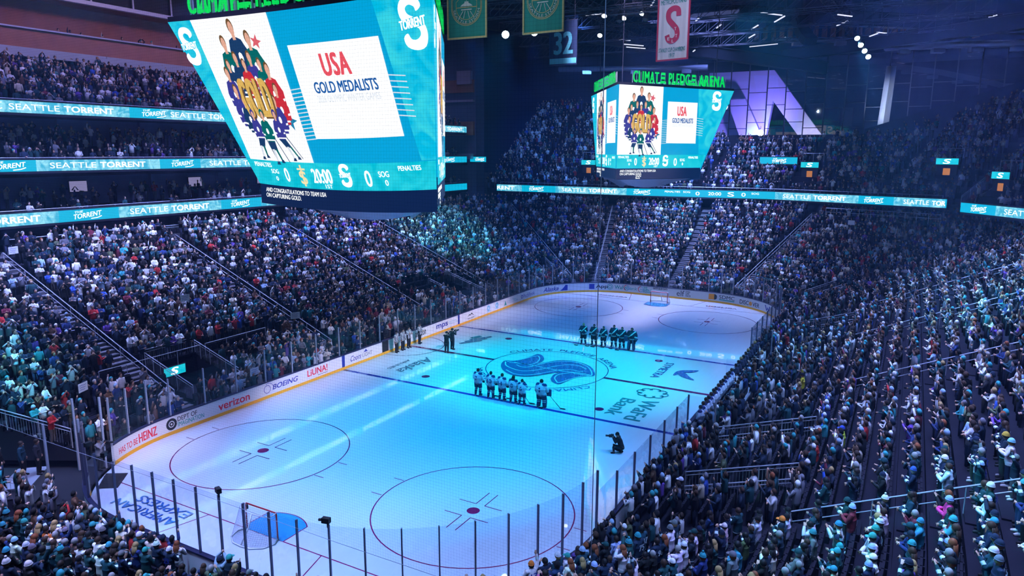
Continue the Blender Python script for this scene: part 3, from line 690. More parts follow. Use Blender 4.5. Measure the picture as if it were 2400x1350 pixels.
# ---------------------------------------------------------------- LED ribbon displays on the balcony fronts
def ribbon(name, label, PL, z0, h, items, group='ribbon displays on the balcony fronts'):
    """PL plan polyline (read left to right); items: (kind, s0, s1)"""
    PL = np.array(PL, float); seg = np.r_[0, np.cumsum(np.linalg.norm(np.diff(PL, axis=0), axis=1))]
    def pt(s, z, off=0.0):
        s = min(max(s, 0), seg[-1]); i = min(int(np.searchsorted(seg, s, 'right'))-1, len(PL)-2)
        t = (PL[i+1]-PL[i])/np.linalg.norm(PL[i+1]-PL[i]); p = PL[i]+t*(s-seg[i]); return (p[0]+t[1]*off, p[1]-t[0]*off, z)
    root = thing(name, label, 'display', pt(0, z0), 0, group); L = Vector(pt(0, z0))
    def rel(p): return tuple(Vector(p)-L)
    b = MB(); ss = sorted(set([0, seg[-1]]+list(seg)))
    for a, c in zip(ss[:-1], ss[1:]):
        for o0, zz0, zz1 in ((0, z0-.18, z0+h+.1),):
            A = [rel(pt(a+1e-4, z, o)) for z, o in ((zz0, -.02), (zz1, -.02), (zz1, -.4), (zz0, -.4))]; B_ = [rel(pt(c-1e-4, z, o)) for z, o in ((zz0, -.02), (zz1, -.02), (zz1, -.4), (zz0, -.4))]
            for k in range(4): b.quad(A[k], B_[k], B_[(k+1) % 4], A[(k+1) % 4])
            b.poly(A); b.poly(B_[::-1])
    b.build('fascia_casing', M['dark'], root)
    def block(nm, s0, s1, m, off):
        b = MB(); k = [s0]+[x for x in seg if s0 < x < s1]+[s1]
        for a, c in zip(k[:-1], k[1:]): b.quad(rel(pt(a+1e-4, z0, off)), rel(pt(c-1e-4, z0, off)), rel(pt(c-1e-4, z0+h, off)), rel(pt(a+1e-4, z0+h, off)))
        return b.build(nm, M[m], root)
    scr = block('led_screen', 0, seg[-1], 'cyan_led', 0)
    def fn(s0, zz, off=.012): return lambda x, y: rel(pt(s0+x, zz+y, off))
    for it in items:
        k, s0, s1 = it[:3]
        if k == 'name':
            block('water_backdrop', max(0, s0-1.0), min(seg[-1], s1+1.4), 'water_led', .006)
            w = s1-s0
            text('SEATTLE', fn(s0, z0+h*.24), w*.455, h*.52, M['white_led'], scr, 'display_lettering', 0); text('TORRENT', fn(s0+w*.50, z0+h*.24), w*.50, h*.52, M['white_led'], scr, 'display_lettering', .05)
        elif k == 'part':
            block('water_backdrop', s0, min(seg[-1], s1+1.3), 'water_led', .006); text(it[3], fn(s0, z0+h*.24), s1-s0, h*.52, M['white_led'], scr, 'display_lettering', .05)
        elif k == 'part2':
            block('water_backdrop', max(0, s0-1), s1, 'water_led', .006); w = s1-s0
            text('SEATTLE', fn(s0, z0+h*.24), w*.62, h*.52, M['white_led'], scr, 'display_lettering', 0); text('TOR', fn(s0+w*.69, z0+h*.24), w*.31, h*.52, M['white_led'], scr, 'display_lettering', .05)
        elif k == 'logo':
            w = s1-s0; f0 = fn(s0, z0+h*.16)
            text('TORRENT', lambda x, y: f0(x, y+x*.10), w, h*.42, M['white_led'], scr, 'display_lettering', .03, .15)
            text('THE', lambda x, y: f0(x+.1, y+h*.5+x*.1), w*.3, h*.18, M['white_led'], scr, 'display_lettering', .02, .15)
            b = MB(); strip([(w*.6, -.02), (w*.85, .04), (w*1.0, .16)], .07, f0, b); b.build('logo_wave', M['white_led'], scr)
        elif k == 'txt':
            text(it[3], fn(s0, z0+h*it[4]), s1-s0, h*it[5], M[it[6] if len(it) > 6 else 'white_led'], scr, 'display_lettering', .02)
    return root
XL0 = -46.0
def left_items(start, end, per, x_first):
    out = []
    k = x_first
    while k < end:
        out.append(('name', k-XL0, k+8.0-XL0)); out.append(('logo', k+10.55-XL0, k+12.85-XL0)); k += per
    return [i for i in out if i[1] > 1 and i[2] < end-XL0-.5]
ribbon('ribbon_display', 'lowest long cyan ribbon screen on the left balcony front, above the lower bowl', [(XL0, 36), (45.4, 36)], 10.3, .92, left_items(0, 45.4, 15.35, -8.34-30.7))
ribbon('ribbon_display', 'middle cyan ribbon screen on the left balconies', [(XL0, 36), (45.4, 36)], 14.33, .85, left_items(0, 45.4, 14.6, -14.52-29.2))
ribbon('ribbon_display', 'highest cyan ribbon screen on the left, below the top seats and wood press box', [(XL0, 36), (45.4, 36)], 18.66, .86, left_items(0, 45.4, 13.3, -16.95-26.6))
ribbon('ribbon_display', 'long cyan ribbon screen across the far end behind the goal', [(46.4, 31.4), (45.9, 12), (47.9, -6.8), (42.8, -26)], 10.22, .92,
       [('part', .1, 3.0, 'RENT'), ('logo', 5.5, 7.9), ('name', 10.82, 19.08), ('logo', 21.4, 23.7), ('txt', 25.6, 27.6, 'PENALTIES', .55, .25), ('txt', 28.0, 28.9, 'SOG', .55, .25), ('txt', 29.6, 30.1, '0', .25, .5),
        ('txt', 31.2, 32.8, '20:00', .3, .45), ('txt', 33.6, 34.4, 'S', .2, .6), ('txt', 35.3, 35.8, '0', .25, .5), ('txt', 36.5, 37.4, 'SOG', .55, .25), ('name', 40.41, 47.85), ('logo', 49.87, 51.91), ('part2', 54.0, 58.05)])
ribbon('ribbon_display', 'cyan ribbon screen past the stair gap on the right, above the right stand', [(37.2, -27), (31, -31.6), (20, -38), (6, -43.5)], 10.25, .92, [('logo', 1.35, 3.3), ('name', 5.4, 13.4), ('logo', 16, 18.3)])
ribbon('ribbon_display', 'short cyan ribbon screen on the upper right deck at the picture edge', [(50.6, -36.0), (42, -39.6), (36, -43)], 14.0, 1.0, [('part2', .3, 4.6)])
ribbon('ribbon_display', 'short cyan ribbon screen below the near corner of the far upper seats', [(46.0, 35.8), (46.0, 33.0)], 14.4, .75, [('logo', .9, 2.5)])
ribbon('ribbon_display', 'short cyan ribbon screen behind the far scoreboard, right edge', [(52.3, -4.9), (51.6, -9.6)], 14.5, .85, [('logo', 1.6, 3.4)])

# ---------------------------------------------------------------- twin scoreboards
def star(cx, cy, r, rot=0): return [(cx+(r if k % 2 == 0 else r*.42)*math.sin(rot+k*math.pi/5), cy+(r if k % 2 == 0 else r*.42)*math.cos(rot+k*math.pi/5)) for k in range(10)]
def scoreboard(loc, rz, label):
    """triangular hanging scoreboard; local frame: base face towards -x"""
    root = thing('scoreboard', label, 'scoreboard', loc, rz, 'twin hanging scoreboards')
    # corners top / bottom, relative to (-18, 0, 14.55)
    T = [(-6.33, 7.21, 7.05), (-6.33, -7.21, 7.05), (5.0, 0, 7.05)]; B_ = [(-3.26, 5.24, 0), (-3.26, -5.24, 0), (4.85, 0, 0)]
    faces = [(0, 1, 'base'), (1, 2, 'side_r'), (2, 0, 'side_l')]
    for i, j, kind in faces:
        tl, tr, bl, br = (np.array(p) for p in (T[i], T[j], B_[i], B_[j]))
        ev = tr-tl; Wt = np.linalg.norm(ev); ev = ev/Wt; nrm = np.cross(ev, bl*0+np.array((0, 0, 1.0))); nrm /= np.linalg.norm(nrm)
        if nrm@(tl+tr-2*np.array((-2, 0, 7.05))) < 0: nrm = -nrm
        xb0, xb1 = (bl-tl)@ev, (br-tl)@ev           # inner rectangle span in metres from the top-left corner
        hb = ((bl-tl)@nrm+(br-tl)@nrm)/2           # set-back of the bottom edge
        if kind == 'base': bow = lambda x: 1-((x-Wt/2)/(Wt/2))**2
        else: bow = lambda x: 0.0
        def P(x, v, off=.0, tl=tl, ev=ev, nrm=nrm, hb=hb, bow=bow, kind=kind):
            lean = (1-v)*hb
            bb = max(bow(x), 0)
            base = tl+ev*x+nrm*(lean+off+bb*.30*(1-v)); z = 7.05*v-bb*(.34*(1-v)+.10*v)
            return (base[0], base[1], z)
        def edge(v): return (xb0*(1-v), Wt+(xb1-Wt)*(1-v))
        def slab(nm, m, parent, v0, v1, off, x0=None, x1=None, n=18, nv=7):
            b = MB()
            for l in range(nv):
                for k in range(n):
                    q = []
                    for kk, v in ((k, v0+(v1-v0)*l/nv), (k+1, v0+(v1-v0)*l/nv), (k+1, v0+(v1-v0)*(l+1)/nv), (k, v0+(v1-v0)*(l+1)/nv)):
                        a, c = edge(v); a = a if x0 is None else x0; c = c if x1 is None else x1
                        q.append(P(a+(c-a)*kk/n, v, off))
                    b.quad(*q)
            return b.build(nm, M[m], parent)
        screen = slab('display_face', 'screen_blue', root, 0, 1, .0)
        rl = xb1-xb0
        if kind == 'base': wa, wb, ma, mb_ = .0, .402, .46, .915
        elif kind == 'side_l': wa, wb, ma, mb_ = .0, .50, .56, .92
        else: wa, wb, ma, mb_ = .02, .48, .56, .96
        X = lambda f: xb0+f*rl
        # side wings with the water texture
        def wing(x_at, side):
            b = MB(); n = 10
            for k in range(n):
                v0, v1 = .17+.83*k/n, .17+.83*(k+1)/n
                if side < 0: q = [P(edge(v0)[0], v0, .01), P(x_at(v0), v0, .01), P(x_at(v1), v1, .01), P(edge(v1)[0], v1, .01)]
                else: q = [P(x_at(v0), v0, .01), P(edge(v0)[1], v0, .01), P(edge(v1)[1], v1, .01), P(x_at(v1), v1, .01)]
                b.quad(*q)
            b.build('side_wing', M['screen_wing'], screen)
        lw, rw = xb0 > .5, Wt-xb1 > .5
        if lw: wing(lambda v: X(wa)-.55*max(0, v-.17), -1)
        if rw: wing(lambda v: X(.955)+.1-.5*(v-.17), 1)
        strip_o = slab('score_strip', 'screen_teal', screen, 0, .165, .012)
        # artwork panel
        art = None
        b = MB()
        def AX(p, v): return X(wa)+(X(wb)-X(wa))*p-(.55*max(0, v-.17)*(1-p) if lw else 0)
        n = 8
        for k in range(n):
            for l in range(4):
                v0, v1 = .165+.835*l/4, .165+.835*(l+1)/4; b.quad(P(AX(k/n, v0), v0, .02), P(AX((k+1)/n, v0), v0, .02), P(AX((k+1)/n, v1), v1, .02), P(AX(k/n, v1), v1, .02))
        art = b.build('artwork_panel', M['panel_led'], screen)
        cnt = [0]
        def F(p, q_):
            v = .165+.835*q_; return P(AX(p, v), v, .03+.002*cnt[0])
        def shape(nm, m, pts):
            cnt[0] += 1; polyfill(pts, F).build(nm, M[m], art if False else screen)
        asp = ((X(wb)-X(wa)))/(7.05*.835)
        def blob(cx, cy, rx, ry, n=14): return [(cx+rx*math.cos(2*math.pi*k/n), cy+ry*math.sin(2*math.pi*k/n)) for k in range(n)]
        for cx, cy, r, m in ((.76, .83, .07, 'star_red_led'), (.24, .40, .065, 'star_red_led'), (.30, .74, .06, 'star_blue_led'), (.86, .30, .10, 'star_blue_led')):
            shape('artwork_star', m, [(cx+(x-cx), cy+(y-cy)*asp) for x, y in star(cx, cy, r, .3)])
        bufs = {}
        def put(m, pts):
            cnt[0] += .2; v_ = polyfill(pts, F); bb = bufs.setdefault(m, MB()); n0 = len(bb.v); bb.v += v_.v; bb.f += [tuple(n0+i for i in f) for f in v_.f]; bb.m += [0]*len(v_.f)
        def figure(cx, cy, s, jersey, skate=False, lean=0):
            st_ = 'panel_led' if jersey != 'panel_led' else 'purple_led'
            put(jersey, [(cx-.085*s, cy+.04*s), (cx-.115*s, cy-.02*s), (cx-.105*s, cy-.12*s), (cx-.07*s, cy-.12*s), (cx-.06*s, cy-.01*s)]); put(jersey, [(cx+.085*s, cy+.04*s), (cx+.12*s, cy-.01*s), (cx+.11*s, cy-.11*s), (cx+.07*s, cy-.12*s), (cx+.06*s, cy-.01*s)])
            put(jersey, [(cx-.09*s, cy+.03*s), (cx-.07*s, cy+.07*s), (cx-.025*s, cy+.085*s), (cx+.025*s, cy+.085*s), (cx+.07*s, cy+.07*s), (cx+.09*s, cy+.03*s), (cx+.075*s, cy-.15*s), (cx-.075*s, cy-.15*s)])
            put(st_, [(cx-.077*s, cy-.115*s), (cx+.077*s, cy-.115*s), (cx+.076*s, cy-.13*s), (cx-.076*s, cy-.13*s)])
            for q in (-1, 1): put(st_, [(cx+q*.113*s, cy-.055*s), (cx+q*.075*s, cy-.06*s), (cx+q*.073*s, cy-.078*s), (cx+q*.111*s, cy-.073*s)])
            put(st_, blob(cx, cy-.03*s, .026*s, .032*s, 8)); put('skin_led', [(cx-.018*s, cy+.07*s), (cx+.018*s, cy+.07*s), (cx+.016*s, cy+.11*s), (cx-.016*s, cy+.11*s)])
            put('golddark_led', blob(cx, cy+.146*s, .034*s, .044*s)) if not skate else put(jersey, blob(cx, cy+.15*s, .042*s, .05*s))
            put('skin_led', blob(cx+.002*s, cy+.132*s, .027*s, .042*s))
            if skate:
                put('navy_led', [(cx-.075*s, cy-.14*s), (cx+.075*s, cy-.14*s), (cx+.06*s+lean, cy-.23*s), (cx-.07*s+lean, cy-.23*s)])
                put('faint_led', [(cx-.06*s+lean, cy-.22*s), (cx-.01*s+lean, cy-.22*s), (cx-.02*s+lean*1.8, cy-.36*s), (cx-.05*s+lean*1.8, cy-.36*s)]); put('green_jersey_led', [(cx+.01*s+lean, cy-.22*s), (cx+.055*s+lean, cy-.22*s), (cx+.085*s+lean*1.8, cy-.34*s), (cx+.05*s+lean*1.8, cy-.34*s)])
                put('navy_led', [(cx-.055*s+lean*1.8, cy-.35*s), (cx-.01*s+lean*1.8, cy-.35*s), (cx+.0*s+lean*1.8, cy-.385*s), (cx-.08*s+lean*1.8, cy-.385*s)]); put('navy_led', [(cx+.05*s+lean*1.8, cy-.33*s), (cx+.09*s+lean*1.8, cy-.33*s), (cx+.12*s+lean*1.8, cy-.365*s), (cx+.04*s+lean*1.8, cy-.365*s)]); put('navy_led', [(cx+.09*s, cy-.10*s), (cx+.10*s, cy-.09*s), (cx+.24*s+lean, cy-.355*s), (cx+.225*s+lean, cy-.355*s)])
        for a in ((.50, .77, 1.15, 'navy_led'), (.33, .69, 1.05, 'green_jersey_led'), (.67, .70, 1.1, 'green_jersey_led'), (.41, .61, .9, 'navy_led'), (.60, .61, .9, 'purple_led'), (.50, .58, .8, 'red_jersey_led'), (.28, .58, .8, 'navy_led'), (.71, .58, .8, 'green_jersey_led'),
                  (.22, .51, .9, 'purple_led'), (.79, .51, 1.0, 'red_jersey_led'), (.81, .40, .85, 'red_jersey_led'), (.24, .39, .9, 'purple_led'), (.30, .33, .8, 'navy_led'), (.74, .33, .8, 'purple_led')): figure(*a)
        for m, bb in list(bufs.items()): bb.build('artwork_print', M[m], screen)
        bufs.clear()
        cnt[0] += 2
        text('GOLD', lambda x, y: F(x+.018, y-.012), .40, .26, M['golddark_led'], screen, 'artwork_lettering', .055, 0, .31, .33, 1.15); cnt[0] += 4
        text('GOLD', F, .40, .26, M['gold_led'], screen, 'artwork_lettering', .055, 0, .31, .33, 1.15); cnt[0] += 4
        for a in ((.36, .255, .64, 'purple_led', True, -.03), (.68, .255, .64, 'purple_led', True, .06), (.50, .245, .70, 'green_jersey_led', True, .01)): figure(*a)
        for m, bb in bufs.items(): bb.build('artwork_print', M[m], screen)
        # message panel
        msg = slab('message_panel', 'panel_led', screen, .31, .825, .02, X(ma), X(mb_))
        mw = X(mb_)-X(ma)
        def G(f, v): return lambda x, y: P(X(ma)+f*mw+x, v+y/7.05, .03)
        text('USA', G(.33, .655), mw*.30, .80, M['red_led'], screen, 'message_lettering', .05, spacing=1.12); text('GOLD MEDALISTS', G(.17, .565), mw*.70, .42, M['blue_led'], screen, 'message_lettering', .035)
        text('2026 OLYMPIC WINTER GAMES', G(.17, .515), mw*.70, .26, M['faint_led'], screen, 'message_lettering', .0)
        # speed lines beside the message panel
        b = MB()
        for k in range(14):
            v = .30+.022*k; b.quad(P(X(wb)-.05, v, .016), P(X(ma)+.05, v+.008, .016), P(X(ma)+.05, v+.014, .016), P(X(wb)-.05, v+.006, .016))
        for k in range(8):
            v = .42+.03*k; b.quad(P(X(mb_), v, .016), P(X(mb_)+.8, v-.012, .016), P(X(mb_)+.8, v-.006, .016), P(X(mb_), v+.006, .016))
        b.build('speed_lines', M['faint_led'], screen)
        # team emblem: a big S with the name across it
        def emblem(cx, v, h, lt=True):
            H = lambda x, y: P(cx+x, v+y/7.05, .03)
            w = h*.62
            S = [(.46, .80), (.40, .93), (.12, 1.0), (-.25, .97), (-.47, .80), (-.42, .58), (-.1, .48), (.2, .40), (.22, .28), (.02, .2), (-.2, .22), (-.30, .33), (-.5, .25), (-.42, .08), (-.05, 0), (.32, .05), (.5, .26), (.45, .48), (.15, .60), (-.12, .68), (-.18, .79), (.0, .85), (.2, .80), (.24, .72)]
            polyfill(spline([(x*w, y*h) for x, y in S], 3), H).build('team_emblem', M['white_led'], screen)
            H2 = lambda x, y: P(cx+x, v+y/7.05, .036)
            polyfill([(-.60*w, .36*h), (.56*w, .46*h), (.56*w, .66*h), (-.60*w, .56*h)], H2).build('emblem_band', M['screen_wing'], screen)
            H3 = lambda x, y: P(cx+x, v+(y+x*.09)/7.05, .042)
            text('TORRENT', H3, w*1.08, h*.17, M['white_led'], screen, 'emblem_lettering', .05, .15, -.54*w, .43*h)
        if rw: emblem(xb1+(Wt-xb1)*.42, .735, 1.75)
        if lw: emblem(xb0*.42, .745, 1.55)
        # score strip
        Z = lambda x0: (lambda x, y: P(x0+x, y/7.05, .03))
        def sc(body, f, w, h, v, m='white_led', bold=.02): text(body, Z(X(f)-w/2), w, h, M[m], screen, 'score_lettering', bold, 0, 0, v)
        sc('PENALTIES', .075, 1.15, .20, .86); sc('PENALTIES', .90, 1.15, .20, .82)
        sc('SOG', .14, .48, .20, .58); sc('0', .14, .14, .2, .25); sc('0', .212, .26, .62, .25); sc('20:00', .425, 1.15, .62, .28, 'white_led', .03); sc('1ST', .45, .42, .17, .06); sc('0', .68, .34, .68, .18); sc('SOG', .765, .55, .24, .58); sc('0', .77, .16, .24, .22)
        sc('$', .31, .40, .70, .10, 'sandy_led', .03); b = MB(); b.quad(*[P(X(.31)+x, z/7.05, .03) for x, z in ((-.05, .8), (.05, .8), (.05, 1.05), (-.05, 1.05))]); b.quad(*[P(X(.31)+x, z/7.05, .03) for x, z in ((-.25, .82), (.25, .82), (.25, .90), (-.25, .90))]); b.build('score_emblem', M['sandy_led'], screen)
        emblem(X(.56), .02, 1.0)
        # lower caption display
        b = MB()
        for k in range(12):
            a, c = xb0+rl*k/12, xb0+rl*(k+1)/12; q0, q1 = P(a, 0, -.02), P(c, 0, -.02); b.quad((q0[0], q0[1], q0[2]-.95), (q1[0], q1[1], q1[2]-.95), (q1[0], q1[1], q1[2]-.03), (q0[0], q0[1], q0[2]-.03))
        low = b.build('caption_display', M['dark_led'], root)
        def K(x0, z0): 
            def fn(x, y):
                p = P(x0+x, 0, .0); return (p[0], p[1], p[2]+z0+y)
            return fn
        text('AND CONGRATULATIONS TO TEAM USA', K(X(.04), -.34), 4.0, .20, M['white_led'], low, 'caption_lettering', .01); text('ON CAPTURING GOLD.', K(X(.04), -.60), 2.4, .20, M['white_led'], low, 'caption_lettering', .01)
        if kind != 'base':
            text('WaFd\nBank', K(X(.22), -1.72 if False else -.93), .6, .30, M['white_led'], low, 'caption_lettering', .01)
        # green sign letters on top
        casing = MB()
        n = 18
        for k in range(n):
            a, c = Wt*k/n, Wt*(k+1)/n; q0, q1 = P(a, 1, .0), P(c, 1, .0); casing.quad((q0[0], q0[1], q0[2]), (q1[0], q1[1], q1[2]), (q1[0], q1[1], q1[2]+.22), (q0[0], q0[1], q0[2]+.22))
        casing.build('sign_rail', M['truss'], root)
        sg = MB()
        wl = Wt*.80; x0 = Wt*(.10 if kind == 'base' else .12)
        words = [('CLIMAT', 0, .272), ('=', .278, .325), ('PLEDG', .365, .600), ('=', .606, .653), ('ARENA', .69, 1.0)]
        for off in (.07, .11):
            def SG(x, y, off=off):
                p = P(x, 1, off-.1); return (p[0], p[1], p[2]+.26+y)
            for wd, a, c in words:
                if wd == '=':
                    for k in range(3):
                        zz = .02+k*.35; sh = .06*k
                        sg.quad(SG(x0+a*wl+sh*.6, zz), SG(x0+c*wl, zz), SG(x0+c*wl, zz+.22), SG(x0+a*wl+sh*.6, zz+.22))
                else: text(wd, SG, (c-a)*wl*.95, .95, None, None, bold=.018, spacing=1.14, x0=x0+a*wl, mb=sg)
        sg.build('sign_letters', M['green_sign'], root)
        sb = MB()
        for k in range(25):
            p = P(x0+wl*k/24, 1, -.12); sb.box((p[0], p[1], p[2]+.6), (.06, .06, 1.1))
        sb.build('sign_frame', M['rail'], root)
    # body between the faces, underside, hangers
    b = MB(); ins = lambda p, k: (p[0]*k, p[1]*k, p[2])
    Bt = [(-2.9, 4.7, -.9), (-2.9, -4.7, -.9), (4.4, 0, -.9)]
    b.poly(Bt); b.poly([ins(p, .96) for p in T][::-1])
    b.build('housing', M['black'], root)
    b = MB(); C = np.array((-.6, 0, 0))
    for k in range(3):
        p, q_ = np.array(Bt[k]), np.array(Bt[(k+1) % 3]); m_ = (p+q_)/2
        P2 = [C+(p-C)*.95, C+(q_-C)*.95]; z = -1.0
        arc = [P2[0]+(P2[1]-P2[0])*t for t in np.linspace(0, 1, 10)]
        for a0, a1, t0, t1 in zip(arc[:-1], arc[1:], np.linspace(0, 1, 10)[:-1], np.linspace(0, 1, 10)[1:]):
            d0, d1 = .75*4*t0*(1-t0), .75*4*t1*(1-t1)
            c0, c1 = C+(a0-C)*.6, C+(a1-C)*.6
            b.quad((a0[0], a0[1], z), (a1[0], a1[1], z), (c1[0], c1[1], z-.5-d1*.4), (c0[0], c0[1], z-.5-d0*.4))
    b.build('underside_panel', M['band'], root)
    for p in T:
        b = MB(); b.bar((p[0]*.8, p[1]*.8, 7.0), (p[0]*.8, p[1]*.8, 22), .04); b.build('hanger_cable', M['truss'], root)
    return root
scoreboard((-18.0, 0, 14.55), 0, 'huge near scoreboard hanging over the near half of the ice')
scoreboard((18.0, 0, 14.55), math.pi, 'smaller-looking far scoreboard hanging above the far half of the ice')

# ---------------------------------------------------------------- hanging banners
def banner(label, p, w, h, rz, cloth, edge, draw):
    root = thing('hanging_banner', label, 'banner', p, rz, 'championship banners hung from the roof')
    b = MB(); n = 10
    for i in range(n):
        x0, x1 = -w/2+w*i/n, -w/2+w*(i+1)/n; y0, y1 = .04*math.sin(i*1.9), .04*math.sin((i+1)*1.9)
        b.quad((x0, y0, 0), (x1, y1, 0), (x1, y1, h), (x0, y0, h)); b.quad((x1, y1+.02, 0), (x0, y0+.02, 0), (x0, y0+.02, h), (x1, y1+.02, h))
    cl = b.build('cloth', cloth, root)
    b = MB()
    for c, d in (((-w/2, 0, h/2), (.10, .1, h)), ((w/2, 0, h/2), (.10, .1, h)), ((0, 0, .0), (w+.1, .1, .10))): b.box(c, d)
    b.build('hem', edge, root)
    b = MB(); b.bar((-w/2-.1, 0, h), (w/2+.1, 0, h), .04); b.bar((-w/2+.2, 0, h), (-w/2+.2, 0, h+6), .02); b.bar((w/2-.2, 0, h), (w/2-.2, 0, h+6), .02); b.build('hanging_pole', M['truss'], root)
    draw(root, lambda x, y: (x, -.06, y)); return root
gcloth = mat('green_banner_cloth', (.02, .30, .23), .8); ycloth = mat('gold_hem', (.75, .55, .22), .7); wcloth = mat('white_banner_cloth', (.62, .62, .70), .8)
bcloth = mat('blue_banner_cloth', (.01, .03, .10), .8); bstripe = mat('ice_blue_cloth', (.14, .65, .80), .7); rcloth = mat('red_cloth', (.50, .03, .08), .7); gtext = mat('green_print', (.02, .22, .20), .7); wprint = mat('white_print', (.75, .75, .70), .7)
def storm(root, fn):
    b = MB(); r = 1.02; cy = 1.72
    for rr, w in ((r, .035), (r*.93, .03), (r*.68, .03)):
        pts = [(rr*math.cos(a), cy+rr*math.sin(a)) for a in np.radians(np.linspace(180, 360, 30))]
        pts = [(0, cy+rr*1.35), (-rr, cy+rr*.45)]+pts+[(rr, cy+rr*.45), (0, cy+rr*1.35)]
        strip(pts, w, fn, b)
    strip([(-r*.66, cy-.0), (r*.66, cy+.0)], .04, fn, b)
    b.build('emblem_outline', ycloth, root)
    b = MB()
    for q in ([(-.42, cy+.06), (.42, cy+.06), (.30, cy+.16), (.14, cy+.24), (.14, cy+.32), (-.14, cy+.32), (-.14, cy+.24), (-.30, cy+.16)], [(-.36, cy-.16), (.36, cy-.16), (.36, cy-.10), (-.36, cy-.10)], [(-.02, cy+.32), (.02, cy+.32), (0, cy+.62)]): b.poly([fn(*p) for p in q])
    for a in (-.42, -.16, .16, .42): strip([(a*.55, cy-.2), (a*1.25, cy-.62)], .035, fn, b)
    b.build('tower_emblem', wprint, root)
    rt = r*.745
    def af(a0, a1): return lambda x, y: fn((rt+.16-y)*math.cos(math.radians(a0+(a1-a0)*x)), cy+(rt+.16-y)*math.sin(math.radians(a0+(a1-a0)*x)))
    text('SEATTLE STORM', af(188, 352), 1, .15, wprint, root, 'banner_lettering', 0)
banner('green team banner with gold hem, partly behind the near scoreboard', (-8.6, 1.35, 22.6), 2.6, 3.9, -math.pi/2+.05, gcloth, ycloth, storm)
banner('green team banner with gold hem hanging clear, right of the near scoreboard', (-8.8, -3.8, 22.52), 2.55, 3.9, -math.pi/2-.06, gcloth, ycloth, storm)
def n32(root, fn):
    text('32', fn, 1.55, 1.6, bstripe, root, 'banner_lettering', .04, 0, -.75, .75); b = MB(); b.quad(fn(-1.15, .05), fn(1.15, .05), fn(1.15, .45), fn(-1.15, .45)); b.build('banner_stripe', bstripe, root)
banner('dark blue retired number 32 banner with pale stripe', (5.6, 1.7, 22.55), 2.3, 3.2, -math.pi/2-.05, bcloth, bcloth, n32)
def stan(root, fn):
    text('METROPOLITANS', fn, 1.9, .30, gtext, root, 'banner_lettering', .02, 0, -.95, 3.55); text('STANLEY CUP CHAMPIONS', fn, 2.0, .26, gtext, root, 'banner_lettering', .015, 0, -1.0, .52); text('1917', fn, .42, .26, gtext, root, 'banner_lettering', .02, 0, -.2, .15)
    c = spline([(.42, 2.75), (.36, 3.15), (0, 3.25), (-.34, 3.05), (-.32, 2.6), (0, 2.25), (.30, 1.9), (.34, 1.45), (.05, 1.2), (-.3, 1.3), (-.42, 1.6)], 5, False)
    b = MB(); strip(c, .36, fn, b); b.build('banner_letter_s', rcloth, root)
    f2 = lambda x, y: (x, -.075, y)
    for ch, x, y in (('E', -.36, 1.25), ('L', -.02, 1.08), ('T', .22, 1.4), ('T', .14, 1.85)): text(ch, f2, .16, .2, wprint, root, 'banner_lettering', .03, 0, x, y)
banner('white championship banner reading 1917 with a large red letter S', (2.6, -7.75, 22.05), 2.35, 4.2, -math.pi/2-.25, wcloth, rcloth, stan)

# ---------------------------------------------------------------- roof steel, ducts, lights
def truss(name, label, a, c, h=1.3, w=1.1, n=None, grp='lighting trusses under the roof', r=.05):
    a, c = Vector(a), Vector(c); L = (c-a).length; n = n or int(L/1.6); d = (c-a)/L; up = Vector((0, 0, 1)); sd = d.cross(up).normalized()
    root = thing(name, label, 'truss', tuple(a), 0, grp); ch = MB(); lt = MB()
    cn = [sd*w/2, -sd*w/2, sd*w/2+up*h, -sd*w/2+up*h]
    for o in cn: ch.bar(tuple(o), tuple(o+d*L), r, 5)
    for i in range(n):
        p, q_ = d*(L*i/n), d*(L*(i+1)/n)
        for s, e in ((0, 2), (1, 3), (0, 1), (2, 3)):
            lt.bar(tuple(p+cn[s]), tuple(q_+cn[e]), r*.6, 4); lt.bar(tuple(p+cn[s]), tuple(p+cn[e]), r*.5, 4)
    ch.build('chord', M['truss'], root); lt.build('lacing', M['truss'], root)
    b = MB()
    for k in (.15, .85): b.bar(tuple(d*L*k+up*h), tuple(d*L*k+up*(36-a.z)), .03, 4)
    b.build('hanger_cable', M['truss'], root); return root
TR = [((-4, 15, 28.2), (-4, -15, 28.2), 'truss crossing above the near blue line'), ((6, 16, 28), (6, -18, 28), 'truss crossing just past centre ice'), ((16, 18, 28.5), (16, -20, 28.5), 'truss crossing above the far scoreboard front'),
      ((28, 20, 29), (28, -22, 29), 'truss crossing above the far blue line area'), ((40, 24, 29.4), (40, -28, 29.4), 'truss crossing over the far goal'), ((52, 28, 29.6), (52, -36, 29.6), 'farthest truss crossing before the glazed wall')]
for a, c, l in TR: truss('lighting_truss', 'black lattice '+l, a, c)
truss('lighting_truss', 'black lattice truss running lengthways along the left of the roof', (-5, 10, 31.2), (60, 12, 31.2)); truss('lighting_truss', 'black lattice truss running lengthways along the right of the roof', (0, -12, 31.3), (64, -14, 31.3))
truss('lighting_truss', 'short bright lattice truss in front of the white banner', (3.4, -2.9, 25.4), (4.2, -8.4, 25.5), .35, .35, 14, r=.03)
GIR = [((70, -4, 30), (36, -44, 29), 'long dark roof girder sloping across the upper right'), ((70, -10, 28), (40, 30, 33), 'dark roof girder over the far left corner'), ((20, 40, 34), (70, -40, 31), 'dark roof girder running diagonally over the far end')]
